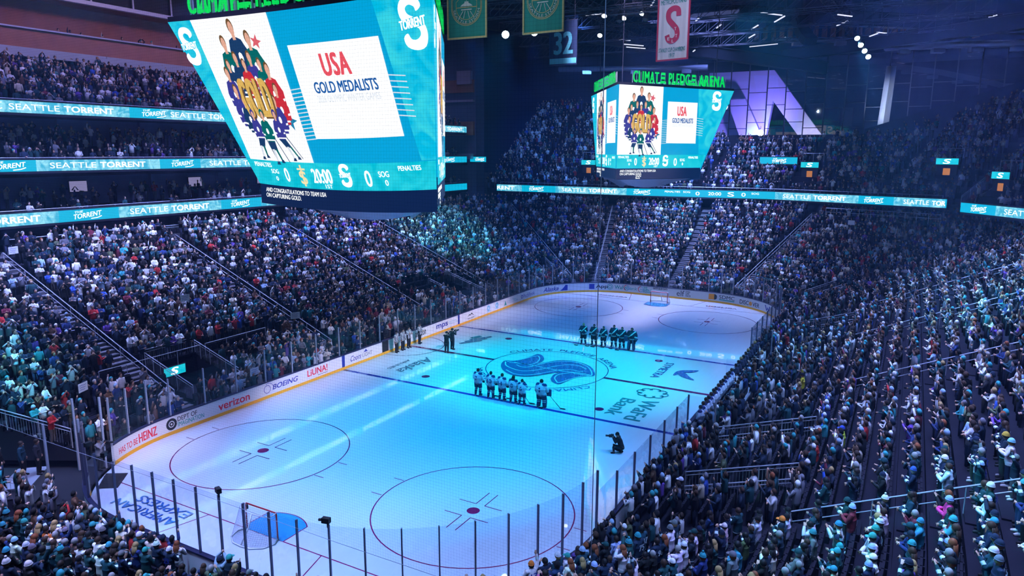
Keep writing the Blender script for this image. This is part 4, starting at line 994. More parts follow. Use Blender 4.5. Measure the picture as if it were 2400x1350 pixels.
for a, c, l in GIR:
    a, c = Vector(a), Vector(c); d = (c-a); R = d.to_track_quat('X', 'Z').to_matrix()
    b = MB(); b.box((0, 0, 0), (d.length, .9, 1.5), R=R); b.box((0, 0, -.75), (d.length, 1.3, .12), R=R); b.box((0, 0, .75), (d.length, 1.3, .12), R=R); o = b.build('roof_girder', M['black'], loc=tuple((a+c)/2)); tag(o, l, 'girder', 'roof girders')
def duct(label, pts, r, vents):
    root = thing('air_duct', label, 'duct', pts[0], 0, 'round metal air ducts'); L = Vector(pts[0]); P = [tuple(Vector(p)-L) for p in pts]
    b = MB(); b.tube(P, r, 14); b.build('pipe', M['duct'], root, True)
    for k in range(vents):
        t = (k+.6)/vents; p = Vector(P[0]).lerp(Vector(P[-1]), t); b = MB(); b.box((p.x, p.y, p.z-r-.1), (.9, 1.3, .5), .4); b.build('vent_box', M['duct'], root)
duct('shiny round air duct under the roof at the top right edge', [(61, -18, 29.2), (55, -25, 28.4), (48, -32, 27.2), (42, -36, 26.4)], .42, 5)
duct('shiny straight air duct near the far glass wall, right of the far scoreboard', [(57.5, -4.5, 30.6), (62.5, -14.5, 30.6)], .35, 2)
duct('round air duct high over the far left corner', [(56, 26, 28.2), (58, 4, 27.6)], .4, 3)
b = MB()
for k in range(26):
    t = k/25; b.box((60+8*t, -2-26*t, 32.0-.5*t), (1.4, .16, 1.6), .5)
tag(b.build('roof_baffles', M['wood']), 'row of upright timber baffles under the roof beyond the ducts', 'baffle')
def lamp(label, p, to, m='lamp', size=.22, yoke=True, grp='stage lights'):
    root = thing('stage_light', label, 'light', p, 0, grp); d = Vector(to)-Vector(p); d.normalize()
    b = MB(); b.tube([tuple(-d*.5), tuple(-d*.1), tuple(d*.12)], [size*.7, size*.95, size*1.05], 10); b.build('lamp_body', M['black'], root)
    b = MB(); b.tube([tuple(d*.10), tuple(d*.15)], size, 12); b.build('lens', M[m], root)
    b = MB(); b.bar((0, 0, 0), (0, 0, .9), .04); b.build('yoke', M['black'], root)
V = tuple(CAM)
lamp('bright round blue-white stage light left of the green banner', (10.2, 9.4, 25.9), V, 'lamp', .32); lamp('bright stage light just below the green banner corner', (11, 7.0, 26.0), V, 'lamp', .28)
for k, (x, y, z) in enumerate(((39.9, -16.1, 27.8), (40.0, -16.5, 27.1), (40.1, -16.9, 26.5), (40.2, -17.3, 25.9))): lamp(['top', 'second', 'third', 'lowest'][k]+' light of the slanting column of four blue beams', (x, y, z), (10, -27, 4), 'lamp', .26)
for k, (x, y, z) in enumerate(((13.5, 1.6, 27.4), (14.2, .1, 27.2), (15.1, -1.2, 27.6), (17, 3.4, 26.4), (24, 9, 27.0))): lamp(['leftmost white spot on the truss left of the white banner', 'second white spot on the truss left of the white banner', 'third white spot on the truss left of the white banner', 'small white spot above the number 32 banner', 'small white spot over the far left corner'][k], (x, y, z), (0, 0, 8), 'lamp_white', .22)
for k, (x, y, z) in enumerate(((3.5, -3.6, 25.1), (3.8, -5.4, 25.1), (4.1, -7.2, 25.1))): lamp(['left', 'middle', 'right'][k]+' black moving light hung from the bright truss at the white banner', (x, y, z), (-6, -5, 0), 'black', .2)
lamp('dazzling white light among the seats right of the far scoreboard', (58.6, -3.6, 18.6), V, 'lamp', .42)
rr = np.random.default_rng(3)
b_n = 0
for k in range(34):      # lit strip fittings scattered through the roof steel
    x, y, z = rr.uniform(14, 64), rr.uniform(-30, 14), rr.uniform(29.2, 31.6); a = rr.choice([.45, -.6, .45, 1.3]); L = rr.uniform(1.2, 4.2)
    b = MB(); b.box((0, 0, 0), (L, .12, .10), a); o = b.build('strip_light', M['tube'], loc=(x, y, z)); b = MB(); [b.bar((q*L*.4*math.cos(a), q*L*.4*math.sin(a), 0), (q*L*.4*math.cos(a), q*L*.4*math.sin(a), zr(x)-z), .015, 4) for q in (-1, 1)]; b.build('hanger_rod', M['truss'], o); near = min(range(len(TR)), key=lambda i: abs(TR[i][0][0]-x))
    tag(o, 'thin pale strip light in the dark roof steel', 'strip light', 'strip lights in the roof')
pts = [(42.5, -9.6, 31.6), (42.3, -9.9, 30.4), (41.9, -10.3, 29.3), (41.2, -10.9, 28.4), (40.4, -11.5, 27.8)]
root = thing('loudspeaker_array', 'curved black hanging loudspeaker array near the top, right of the far scoreboard', 'loudspeaker', pts[0]); 
for k in range(4):
    p, q_ = Vector(pts[k])-Vector(pts[0]), Vector(pts[k+1])-Vector(pts[0]); R = (q_-p).to_track_quat('X', 'Z').to_matrix(); b = MB(); b.box(tuple((p+q_)/2), (1.15, 1.5, .8), R=R); b.build('speaker_cabinet', M['black'], root)

# ---------------------------------------------------------------- goals
def goal(x, sx, label):
    root = thing('goal', label, 'goal', (x, 0, 0), 0 if sx > 0 else math.pi, 'hockey goals')    # local: net towards +x
    r = .035; b = MB(); b.tube([(0, -.915, 0), (0, -.915, 1.15), (0, -.87, 1.2), (0, .87, 1.2), (0, .915, 1.15), (0, .915, 0)], r, 10); b.build('post_and_crossbar', M['goal_red'], root, True)
    base = [(0, -.915, .04), (.35, -1.1, .04), (.8, -.95, .04), (1.1, -.5, .04), (1.15, 0, .04), (1.1, .5, .04), (.8, .95, .04), (.35, 1.1, .04), (0, .915, .04)]
    top = [(0, -.9, 1.2), (.25, -.95, 1.19), (.42, -.7, 1.16), (.48, 0, 1.15), (.42, .7, 1.16), (.25, .95, 1.19), (0, .9, 1.2)]
    b = MB(); b.tube(base, .035, 6); b.tube(top, .022, 6); b.tube([(.48, 0, 1.15), (.7, 0, .6), (1.12, 0, .06)], .035, 6); b.build('base_frame', M['white_board'], root, True)
    bs = np.array(spline(base, 4, False)); tp = np.array(spline(top, 5, False)); k = 40
    ra = lambda A: np.c_[[np.interp(np.linspace(0, len(A)-1, k), np.arange(len(A)), A[:, i]) for i in range(3)]].T
    A, T_ = ra(bs), ra(tp); b = MB()
    for i in range(k): b.bar(tuple(A[i]), tuple(T_[i]), .005, 3)
    for t in np.linspace(.05, .98, 16): b.tube([tuple(A[i]*(1-t)+T_[i]*t) for i in range(0, k, 2)], .005, 3, cap=False)
    for yy in np.linspace(-.85, .85, 20): b.bar((0, yy, 1.2), (.46, yy*.8, 1.16), .005, 3)
    b.build('netting', M['net'], root)
goal(-89*ft, -1, 'red framed hockey goal with white net at the near end'); goal(89*ft, 1, 'red framed hockey goal with white net at the far end')
b = MB(); b.tube([(0, 0, 0), (0, 0, .15), (0, 0, .19), (0, 0, .24)], [.04, .04, .02, .02], 8); o = b.build('water_bottle', M['vinyl_black'], loc=(-27.45, .42, 1.21), smooth=True); tag(o, 'small dark water bottle on top of the near goal net', 'bottle')
mt = MB(); P = [(-26.35, 10.4), (-26.92, 11.3), (-28.1, 10.1), (-27.56, 9.34)]
mt.poly([(*p, .04) for p in P]); mt.poly([(*p, .012) for p in P][::-1])
for i in range(4): p, q_ = P[i], P[(i+1) % 4]; mt.quad((*p, .012), (*q_, .012), (*q_, .04), (*p, .04))
tag(mt.build('rubber_mat', M['rubber']), 'black mat lying on the ice at the open near left gate', 'mat')

# ---------------------------------------------------------------- rails, stair rails, portals, signs
def rail(label, pts, h=1.05, bars=2, balusters=.14, m='rail', grp='guard rails in the stands', pitch=1.6, name='guard_rail'):
    """pts = floor line of the rail"""
    root = thing(name, label, 'railing', pts[0], 0, grp); L = Vector(pts[0]); P = [Vector(p)-L for p in pts]
    b = MB(); up = Vector((0, 0, h))
    b.tube([tuple(p+up) for p in P], .028, 6)
    for k in range(1, bars): b.tube([tuple(p+up*(1-.16*k) if balusters else p+up*(1-.42*k)) for p in P], .02, 5)
    b.build('top_rail', M[m], root)
    bl = MB(); nb = 0
    for p, q_ in zip(P[:-1], P[1:]):
        D = (q_-p).length; n = max(1, round(D/pitch))
        for i in range(n+1): b = MB(); b.bar(tuple(p.lerp(q_, i/n)), tuple(p.lerp(q_, i/n)+up), .025, 5); b.build('rail_post', M[m], root)
        if balusters:
            n = int(D/balusters)
            for i in range(n): t = p.lerp(q_, (i+.5)/n); bl.bar(tuple(t+Vector((0, 0, .1))), tuple(t+up*.84), .009, 3); nb += 1
    
    if nb: bl.build('baluster_grille', M[m], root)
    return root
def on(side, u, t, dz=0): x, y = bowl(side, u, t); return (x, y, row_z(max(-1, t))+dz)
names = {'L': 'left stand', 'R': 'right stand', 'FL': 'far left corner', 'FR': 'far right corner'}
vom_words = {0: 'left stand beside the empty seats', 1: 'left stand by the far blue line', 2: 'far left corner', 3: 'far right corner', 4: 'right stand nearest the camera', 5: 'right stand by the benches', 6: 'right stand toward the far end'}
for k, (s, a, c, t0, t1) in enumerate(VOM):
    for side_, u in (('first', a), ('second', c)):
        rail('steel baluster rail, %s side of the walkway opening, %s' % (side_, vom_words[k]), [on(s, u, t0-.3), on(s, u, t1+.4)])
    rail('steel baluster rail above the walkway opening, %s' % vom_words[k], [on(s, a, t1+.7), on(s, c, t1+.7)])
    # portal with cyan sign screen
    tw = int(t1)+.42; pa, pc = on(s, a, tw), on(s, c, tw); mid = (Vector(pa)+Vector(pc))/2; ang = math.atan2(pc[1]-pa[1], pc[0]-pa[0])
    if s == 'R': ang += math.pi
    if s == 'L': pass
    if s in ('FL', 'FR'): ang = math.atan2(pa[1]-pc[1], pa[0]-pc[0]) if s == 'FR' else math.atan2(pc[1]-pa[1], pc[0]-pa[0])
    inn = Vector((-mid.x if s not in 'LR' else 0, -mid.y, 0)).normalized()
    ang = math.atan2(-inn.x, inn.y)+math.pi
    root = thing('portal_sign', 'cyan S screen above the walkway opening, %s' % vom_words[k], 'sign', (mid.x+inn.x*.12, mid.y+inn.y*.12, mid.z-.55), ang, 'portal signs')
    b = MB(); b.box((0, .06, 0), (1.7, .1, .68)); b.build('casing', M['black'], root); b = MB(); b.quad((-.8, 0, -.3), (.8, 0, -.3), (.8, 0, .3), (-.8, 0, .3)); b.build('screen', M['screen_teal'], root); text('S', lambda x, y: (x, -.012, y), .55, .46, M['white_led'], root, 'sign_lettering', .06, .15, -.3, -.23)
UV = [(2, .245, 4), (2, .955, 5), (2, .72, 4), (3, .17, 4), (3, .06, 3)]
uw = ['far upper seats left of the far scoreboard', 'far upper seats near the right stair', 'far upper seats right of the far scoreboard', 'upper right seats at the picture edge', 'upper right seats beside the stair']
for k, (wh, f, t) in enumerate(UV):
    R = lerp_poly(offpoly(UP2 if wh == 2 else UP3, .5+UTR*t), 100); i = int(f*99); p = R[i]; tg = R[min(i+2, 99)]-R[max(i-2, 0)]; tg /= np.linalg.norm(tg); ang = math.atan2(tg[1], tg[0])
    z = UZ0+URI*t
    root = thing('portal_sign', 'cyan S screen over the doorway, %s' % uw[k], 'sign', (p[0], p[1], z+1.5), ang, 'portal signs')
    b = MB(); b.box((0, .1, 0), (2.3, .16, .75)); b.build('casing', M['black'], root); b = MB(); b.quad((-1.1, 0, -.33), (1.1, 0, -.33), (1.1, 0, .33), (-1.1, 0, .33)); b.build('screen', M['screen_teal'], root); text('S', lambda x, y: (x, -.012, y), .75, .5, M['white_led'], root, 'sign_lettering', .06, .15, -.4, -.25)
    b = MB(); b.box((0, 1.0, -1.6), (2.0, 1.7, 2.3)); b.build('doorway', M['black'], root)
    b = MB(); b.quad((-.35, .14, -2.6), (.35, .14, -2.6), (.35, .14, -.75), (-.35, .14, -.75)); b.build('lit_doorway', M['warm'], root)
    tv = np.array((-tg[1], tg[0])); q0, q1 = p-tg*1.3+tv*1.0, p+tg*1.3+tv*1.0
    rail('pale tube rail above the doorway, %s' % uw[k], [(*q0, z+1.9), (*q1, z+1.9)], 1.0, 1, 0)
# aisle handrails
for sd, u in AIS:
    if sd in ('N', 'F', 'NR', 'NL', 'FR'): continue
    t0 = 5.9 if sd == 'R' else (1 if sd == 'L' else 1)
    rail('twin pale handrail down the %s aisle of the %s' % ({-20.0: 'nearest', -6.4: 'second', 6.2: 'third', 18.6: 'farthest', -20.4: 'nearest', -3.6: 'second', 9.0: 'third', 20.5: 'farthest', 41: 'corner'}[u], names[sd]), [on(sd, u, t0), on(sd, u, 20)], .95, 2, 0, grp='aisle handrails', pitch=2.6, name='handrail')
for nm, f in (('left', lambda t: 9.0+.2*t), ('right', lambda t: -(6.6+.29*t))):
    P = []
    for t in (0, 20):
        Q = [p for p in ring_pts(t, 80) if p[2] > 0 and abs(p[3]) < 20]; y = f(t); p = min(Q, key=lambda r: abs(r[3]-y)); P.append((p[2], y, row_z(t)))
    rail('twin pale handrail on the %s stair of the far end seats' % nm, P, .95, 2, 0, grp='aisle handrails', pitch=2.6, name='handrail')
rail('white frame rail along the top of the left lower seats, nearest the camera', [(-19.2, 34.1, 8.45), (-7.6, 34.1, 8.45)], 1.1, 2, 0, 'postlight', pitch=1.75); rail('baluster rail at the club entrance, top of the left lower seats', [(-7.2, 34.1, 8.45), (5.6, 34.1, 8.45)], 1.0, 2, .13, pitch=2.2)
rail('pale frame rail along the top of the far right seats', [(45.6, -14.0, 8.45), (44.2, -20.0, 8.45), (42.0, -25.6, 8.45)], 1.1, 2, 0, 'postlight', pitch=1.3)
o = thing('club_sign', 'grey club sign fixed to the rail at the top of the left stand', 'sign', (-.6, 34.02, 8.7)); b = MB(); b.box((2, .04, .3), (5.2, .04, .66)); b.build('board', M['vinyl_grey'], o)
text('WaFd', lambda x, y: (x, -.0, y), 1.3, .36, M['refwhite'], o, 'sign_lettering', .03, 0, .5, .12); text('Bank CLUB', lambda x, y: (x, -.0, y), 2.3, .36, M['refwhite'], o, 'sign_lettering', 0, 0, 1.9, .12)
b = MB(); strip([(.1+.22*math.cos(a), .3+.22*math.sin(a)) for a in np.linspace(0, 6.283, 20)], .09, lambda x, y: (x, 0, y), b); b.build('sign_emblem', M['refwhite'], o)
for lab, p, q_ in (('tunnel mouth rail, far side', on('NL', 64, 1), on('NL', 64, 7.4)), ('tunnel mouth rail, near side', on('NL', 30, 1), on('NL', 30, 7.4)), ('rail over the back of the tunnel', on('NL', 30, 7.8), on('NL', 64, 7.8))): rail('steel baluster '+lab+' in the near left corner', [p, q_])
for k, (y0, z0) in enumerate(((36.5, 11.25), (36.5, 15.2), (36.5, 19.55))): rail('thin rail along the %s left balcony front' % ['lowest', 'middle', 'highest'][k], [(-45.5, y0, z0-.3), (45, y0, z0-.3)], .45, 1, 0, pitch=3)
rail('thin rail along the far upper balcony front', [(46.8, 31, 11.0), (46.3, 12, 11.0), (48.2, -6.8, 11.0), (43.2, -25.6, 11.0)], .5, 1, 0, pitch=3)
rail('sloping rail of the stair between far and right upper seats', [(41.5, -27.2, 10.6), (54, -36, 18.5)], 1.0, 2, .2); rail('second sloping rail of the stair beside the right upper seats', [(38.3, -28.2, 10.6), (50, -40, 18.5)], 1.0, 2, .2)
for k, (x, y) in enumerate(((-26.5, 11.95), (-28.75, 9.9), (-27.3, 12.9), (-29.9, 10.6))):
    b = MB(); b.box((0, 0, 1.9), (.09, .09, 3.8)); o = b.build('gate_post', M['postlight'], loc=(x, y, 0)); tag(o, ['tall bright gate post at the end of the left boards', 'tall bright gate post at the near edge of the open gate', 'tall gate post behind the left boards corner', 'tall gate post behind the near corner glass'][k], 'post', 'gate posts')
b = MB(); b.box((0, 0, .45), (2.2, 1.2, .9), .75); b.box((0, 0, .93), (2.3, 1.3, .06), .75); tag(b.build('equipment_platform', M['vinyl_grey'], loc=(-30.2, 12.2, 0)), 'grey platform beside the open gate in the near left corner', 'platform')
for k, s in enumerate((CUM[7]+2.2, CUM[7]+.6, CUM[6]+2.5, CUM[5]+11.0)):
    p = rk(s, .07); h = glass_h(s); root = thing('robotic_camera', ['small black camera on the glass above the near left ice corner', 'small black camera with arm on the near glass left of the goal', 'small dark camera on the glass behind the near goal', 'small black camera on the near glass right of the goal'][k], 'camera', (p[0], p[1], h), .6*k, 'cameras on the glass')
    b = MB(); b.box((.05, 0, .2), (.28, .16, .18)); b.build('camera_body', M['black'], root); b = MB(); b.bar((.18, 0, .2), (.32, 0, .18), .05, 8); b.build('lens', M['black'], root); b = MB(); b.bar((0, 0, -.05), (0, 0, .14), .03); b.build('bracket', M['black'], root)
# balcony televisions and warm bar lights on the left club level
for k, x in enumerate((-10.5, 1.0, 9.5, 21.0)):
    root = thing('television', 'wall television in the left club level, %s from the camera' % ['nearest', 'second', 'third', 'farthest'][k], 'television', (x, 39.5, 12.9), 0, 'club televisions'); b = MB(); b.box((0, .05, 0), (1.6, .1, 1.0)); b.build('casing', M['black'], root); b = MB(); b.quad((-.74, -.01, -.44), (.74, -.01, -.44), (.74, -.01, .44), (-.74, -.01, .44)); b.build('screen', M['tv'], root)

rail('long pale rail in front of the empty seat row, left stand near the camera', [(-22.3, 19.0, row_z(5)), (-15.3, 18.9, row_z(5))], 1.0, 1, 0, 'postlight', pitch=1.7)
rail('shorter pale rail in front of the empty seats, left stand past the opening', [(-14.9, 18.9, row_z(5)), (-9.6, 18.9, row_z(5))], 1.0, 1, 0, 'postlight', pitch=1.7)
for lab, p, a in (('white hand-made sign held high at the top of the left stand', (-20.1, 31.4, 9.1), .25), ('pale sign held up halfway up the left stand', (-13.1, 23.1, 5.35), -.1), ('white sign held up in the far left corner seats', (22.3, 23.4, 5.5), .3),
                  ('small white sign held at the left glass near the first blue line', (-15.5, 13.45, 1.9), .05), ('larger white sign pressed to the left glass, lower and nearer', (-16.5, 13.45, 1.4), 0), ('white sign held beside the aisle low in the left stand', (-7.5, 17.9, 3.5), -.5),
                  ('white sign held high in the far right corner seats', (42.9, -17.0, 8.2), 1.3), ('pale sign held above the heads in the right stand', (8.5, -22.6, 5.15), 2.9), ('white towel-like sign held above the tunnel mouth, near left corner', (-24.8, 16.3, 3.1), .4)):
    root = thing('hand_sign', lab, 'sign', p, a, 'signs held up by spectators'); b = MB(); b.box((0, 0, 0), (.72, .015, .5)); b.build('card', M['refwhite'], root)
    b = MB()
    for k in range(3): strip([(-.26, .12-.12*k), (-.1, .14-.12*k), (.05, .10-.12*k), (.25-.06*k, .13-.12*k)], .025, lambda x, y: (x, -.012, y), b)
    b.build('scribble', M['vinyl_blue'], root)

# ---------------------------------------------------------------- people
def figure_mesh(J, bulk=1.0, voxel=.0125, fingers=True, head=True, grip=(False, False), padded=False):
    """one continuous body grown round a posed skeleton; J: joint dict (local, facing +x, feet at z=0).
    returns mesh and, per face, a region: 0 skin, 1 top, 2 trousers, 3 shoes"""
    mb = MB(); samples = []
    def limb(pts, rad, reg, n=10, ref=(1, 0, 0)):
        mb.tube(pts, rad, n, ref=ref)
        P = [np.array(p, float) for p in pts]
        for i in range(len(P)-1):
            for t in np.linspace(0, 1, 5):
                r0 = rad[i] if not hasattr(rad[i], '__len__') else sum(rad[i])/2; r1 = rad[i+1] if not hasattr(rad[i+1], '__len__') else sum(rad[i+1])/2
                samples.append((*(P[i]*(1-t)+P[i+1]*t), r0*(1-t)+r1*t, reg))
    k = bulk; g = lambda n: np.array(J[n], float)
    pel, ch, nk, hd = g('pelvis'), g('chest'), g('neck'), g('head')
    mid = (pel+ch)/2
    tk = 1.28 if padded else 1.0
    limb([pel-(ch-pel)*.28, pel, mid, ch-(ch-pel)*.1, ch+(nk-ch)*.55, nk], [(.135*k, .105*k), (.165*k, .125*k), (.150*k*tk, .118*k*tk), (.175*k*tk, .128*k*tk), (.150*k*tk, .10*k*tk), (.055, .055)], 1, 14)
    limb([nk-(hd-nk)*.3, nk, hd], [.06, .054, .054], 0)
    for s, L in ((1, 'l'), (-1, 'r')):
        sh, el, wr = g('sh'+L), g('el'+L), g('wr'+L)
        limb([ch+(nk-ch)*.3+(sh-ch)*.35, sh, (sh+el)/2, el, (el+wr)/2, wr-(wr-el)*.04], [.068*k*tk, .070*k*tk, .058*k*tk, .048*k*tk, .045*k*tk, .034*k], 1)
        hip, kn, an, toe = g('hip'+L), g('kn'+L), g('an'+L), g('toe'+L)
        limb([pel+(hip-pel)*.55+(ch-pel)*.02, hip, (hip+kn)/2, kn, kn+(an-kn)*.35, an], [.085*k, .098*k, .085*k, .064*k, .062*k, .042*k], 2)
        heel = an-(toe-an)*.28; heel[2] = min(an[2], toe[2])-.0
        limb([np.array((heel[0], heel[1], toe[2]+.012)), np.array((an[0], an[1], (an[2]+toe[2])/2)), (an+toe)/2-np.array((0, 0, .012)), toe], [(.038, .038), (.048, .050), (.048, .038), (.036, .024)], 3)
        limb([an, np.array((an[0], an[1], toe[2]+.03))], [.046, .05], 3)
        # hand: palm, four bent fingers of different lengths, thumb from the side of the palm
        d = wr-el; d /= np.linalg.norm(d); pn = np.array(J.get('palm'+L, (0, -s, 0)), float); pn -= d*(pn@d); pn /= np.linalg.norm(pn)+1e-9; ac = np.cross(d, pn)
        if grip[0 if L == 'l' else 1]:
            limb([wr-d*.03, wr+d*.05, wr+d*.10], [(.045*k, .04*k), (.058*k, .05*k), (.05*k, .045*k)], 0)
        else:
            limb([wr-d*.02, wr+d*.035, wr+d*.085], [(.028, .021), (.038, .017), (.040, .014)], 0, ref=tuple(pn))
            if fingers:
                for i, (off, ln) in enumerate(((-.030, .066), (-.010, .078), (.010, .073), (.029, .056))):
                    b0 = wr+d*.075+ac*off; b1 = b0+d*ln*.5+pn*.004+ac*off*.15; b2 = b0+d*ln*.95+pn*ln*.30+ac*off*.3
                    limb([b0, b1, b2], [.0098, .0094, .008], 0, 6, ref=tuple(pn))
                sg = -s if True else s
                t0 = wr+d*.025+ac*.026*sg; limb([t0, t0+d*.032+ac*.026*sg+pn*.008, t0+d*.062+ac*.034*sg+pn*.018], [.012, .0105, .0085], 0, 6, ref=tuple(pn))
    if head:
        fw = np.array(J.get('face', (1, 0, 0)), float); fw /= np.linalg.norm(fw); sd = np.cross((0, 0, 1), fw); sd /= np.linalg.norm(sd); up = np.cross(fw, sd)
        hp = lambda a, b_, c: tuple(hd+fw*a+sd*b_+up*c)
        limb([hp(-.01, 0, .128), hp(-.012, 0, .10), hp(-.005, 0, .04), hp(.004, 0, -.03), hp(.02, 0, -.085), hp(.03, 0, -.115)], [(.03, .04), (.066, .078), (.078, .098), (.072, .090), (.050, .062), (.028, .028)], 0, 14, ref=tuple(fw))
        limb([hp(.095, 0, .015), hp(.112, 0, -.025)], [(.010, .012), (.018, .016)], 0, 6)
        for s in (1, -1): limb([hp(-.01, .078*s, .02), hp(-.012, .086*s, -.03)], [(.010, .022), (.009, .015)], 0, 6)
    me = mb.mesh('person', [M['skin']]); o = bpy.data.objects.new('person', me); COL.objects.link(o)
    md = o.modifiers.new('r', 'REMESH'); md.mode = 'VOXEL'; md.voxel_size = voxel; md.use_smooth_shade = True
    ms = o.modifiers.new('s', 'SMOOTH'); ms.iterations = 2; ms.factor = .4
    dg = bpy.context.evaluated_depsgraph_get(); out = bpy.data.meshes.new_from_object(o.evaluated_get(dg)); bpy.data.objects.remove(o); bpy.data.meshes.remove(me)
    n = len(out.vertices); co = np.empty(n*3); out.vertices.foreach_get('co', co); co = co.reshape(-1, 3)
    S = np.array(samples); reg = np.empty(n, int)
    for a in range(0, n, 4000):
        d = np.linalg.norm(co[a:a+4000, None]-S[None, :, :3], axis=2)-S[None, :, 3]; reg[a:a+4000] = S[d.argmin(1), 4]
    return out, reg
def shell(me, keep, off, name, mats, pick=None, widen=0, smooth=True):
    """a garment: faces of the body whose vertices are all in KEEP, moved out along the normals"""
    n = len(me.vertices); co = np.empty(n*3); me.vertices.foreach_get('co', co); co = co.reshape(-1, 3); no = np.array([v.normal[:] for v in me.vertices])
    fs = [tuple(p.vertices) for p in me.polygons]; F = [f for f in fs if all(keep[v] for v in f)]
    used = sorted({v for f in F for v in f}); mp = {v: i for i, v in enumerate(used)}
    V = co[used]+no[used]*(off[used, None] if hasattr(off, '__len__') else off)
    m2 = bpy.data.meshes.new(name); m2.from_pydata(V.tolist(), [], [tuple(mp[v] for v in f) for f in F])
    for m in mats: m2.materials.append(m)
    if pick is not None:
        cen = np.array([co[list(f)].mean(0) for f in F]); m2.polygons.foreach_set('material_index', pick(cen).astype(int))
    m2.polygons.foreach_set('use_smooth', [True]*len(F)); m2.update(); return m2
BASE = dict(pelvis=(0, 0, .93), chest=(.0, 0, 1.27), neck=(.005, 0, 1.47), head=(.03, 0, 1.605), hipl=(0, .085, .89), hipr=(0, -.085, .89), knl=(.03, .10, .49), knr=(.02, -.10, .49), anl=(-.01, .11, .09), anr=(-.02, -.11, .09),
            toel=(.15, .14, .025), toer=(.14, -.14, .025), shl=(0, .185, 1.40), shr=(0, -.185, 1.40), ell=(.0, .25, 1.13), elr=(0, -.25, 1.13), wrl=(.06, .26, .89), wrr=(.06, -.26, .89))
def pose(**k): d = dict(BASE); d.update(k); return d
POSES = {
 'clapping': pose(ell=(.12, .25, 1.17), elr=(.12, -.25, 1.17), wrl=(.31, .045, 1.27), wrr=(.31, -.045, 1.25)),
 'clapping low': pose(ell=(.06, .27, 1.14), elr=(.06, -.27, 1.14), wrl=(.28, .06, 1.10), wrr=(.28, -.05, 1.08)),
 'clapping overhead': pose(ell=(.12, .26, 1.58), elr=(.12, -.26, 1.58), wrl=(.18, .05, 1.80), wrr=(.18, -.05, 1.79), face=(1, 0, .1)),
 'holding up a phone': pose(ell=(.17, .20, 1.22), elr=(.17, -.20, 1.22), wrl=(.32, .07, 1.45), wrr=(.32, -.07, 1.45), palml=(1, -.5, 0), palmr=(1, .5, 0)),
 'standing with arms down': pose(),
 'hands raised to the face': pose(ell=(.16, .28, 1.33), elr=(.16, -.28, 1.33), wrl=(.17, .10, 1.56), wrr=(.17, -.10, 1.56)),
 'one arm raised': pose(elr=(.06, -.27, 1.64), wrr=(.10, -.24, 1.88), palmr=(1, 0, 0), ell=(.10, .26, 1.16), wrl=(.28, .10, 1.2)),
 'arms folded': pose(ell=(.10, .27, 1.17), elr=(.10, -.27, 1.17), wrl=(.20, -.06, 1.22), wrr=(.22, .06, 1.17), palml=(-1, 0, 0), palmr=(-1, 0, 0)),
 'arms held out wide': pose(ell=(.18, .36, 1.25), elr=(.18, -.36, 1.25), wrl=(.40, .42, 1.22), wrr=(.40, -.42, 1.22)),
}
V_ = {}
def build_variant(nm, J, fingers=True):
    body, reg = figure_mesh(J, fingers=fingers)
    co = np.array([v.co[:] for v in body.vertices]); hd = np.array(J['head'])
    # eyes and mouth set into the face
    fm = MB()
    for s in (1, -1): fm.ball((hd[0]+.077, .031*s, hd[2]+.018), (.011, .013, .008), 6, 4, 1)
    fm.tube([(hd[0]+.083, -.022, hd[2]-.062), (hd[0]+.090, 0, hd[2]-.063), (hd[0]+.083, .022, hd[2]-.062)], .006, 5, 2)
    n0 = len(body.vertices); V = co.tolist()+fm.v; F = [tuple(p.vertices) for p in body.polygons]+[tuple(n0+i for i in f) for f in fm.f]
    me = bpy.data.meshes.new('person_body'); me.from_pydata(V, [], F)
    for m in (M['skin'], M['eye'], M['lip']): me.materials.append(m)
    me.polygons.foreach_set('material_index', [0]*len(body.polygons)+fm.m); me.polygons.foreach_set('use_smooth', [True]*len(F)); me.update()
    off = np.full(len(co), .014); off[(co[:, 2] < 1.25) & (np.abs(co[:, 1]) < .22)] = .026
    low = .80
    hipz = (reg == 2) & (co[:, 2] > low) 
    top = (reg == 1) | hipz
    wr = [np.array(J['wrl']), np.array(J['wrr'])]
    stripe = lambda c: ((c[:, 2] < .87) & (np.abs(c[:, 1]) < .24) & (c[:, 0] < .2) & (c[:, 2] > .835)).astype(int) | (np.minimum(np.linalg.norm(c-(np.array(J['ell'])*.55+np.array(J['wrl'])*.45), axis=1), np.linalg.norm(c-(np.array(J['elr'])*.55+np.array(J['wrr'])*.45), axis=1)) < .062).astype(int)
    r = dict(body=me, jersey=shell(body, top, off, 'jersey', [M['fabric'], M['stripe']], stripe), sweater=shell(body, top, off*.9, 'sweater', [M['fabric']]), trousers=shell(body, (reg == 2), np.full(len(co), .014), 'trousers', [M['fabric']]), shoes=shell(body, reg == 3, np.full(len(co), .010), 'shoes', [M['fabric']]), J=J)
    bpy.data.meshes.remove(body); return r
for nm, J in POSES.items(): V_[nm] = build_variant(nm, J)
H0 = np.array(BASE['head'])
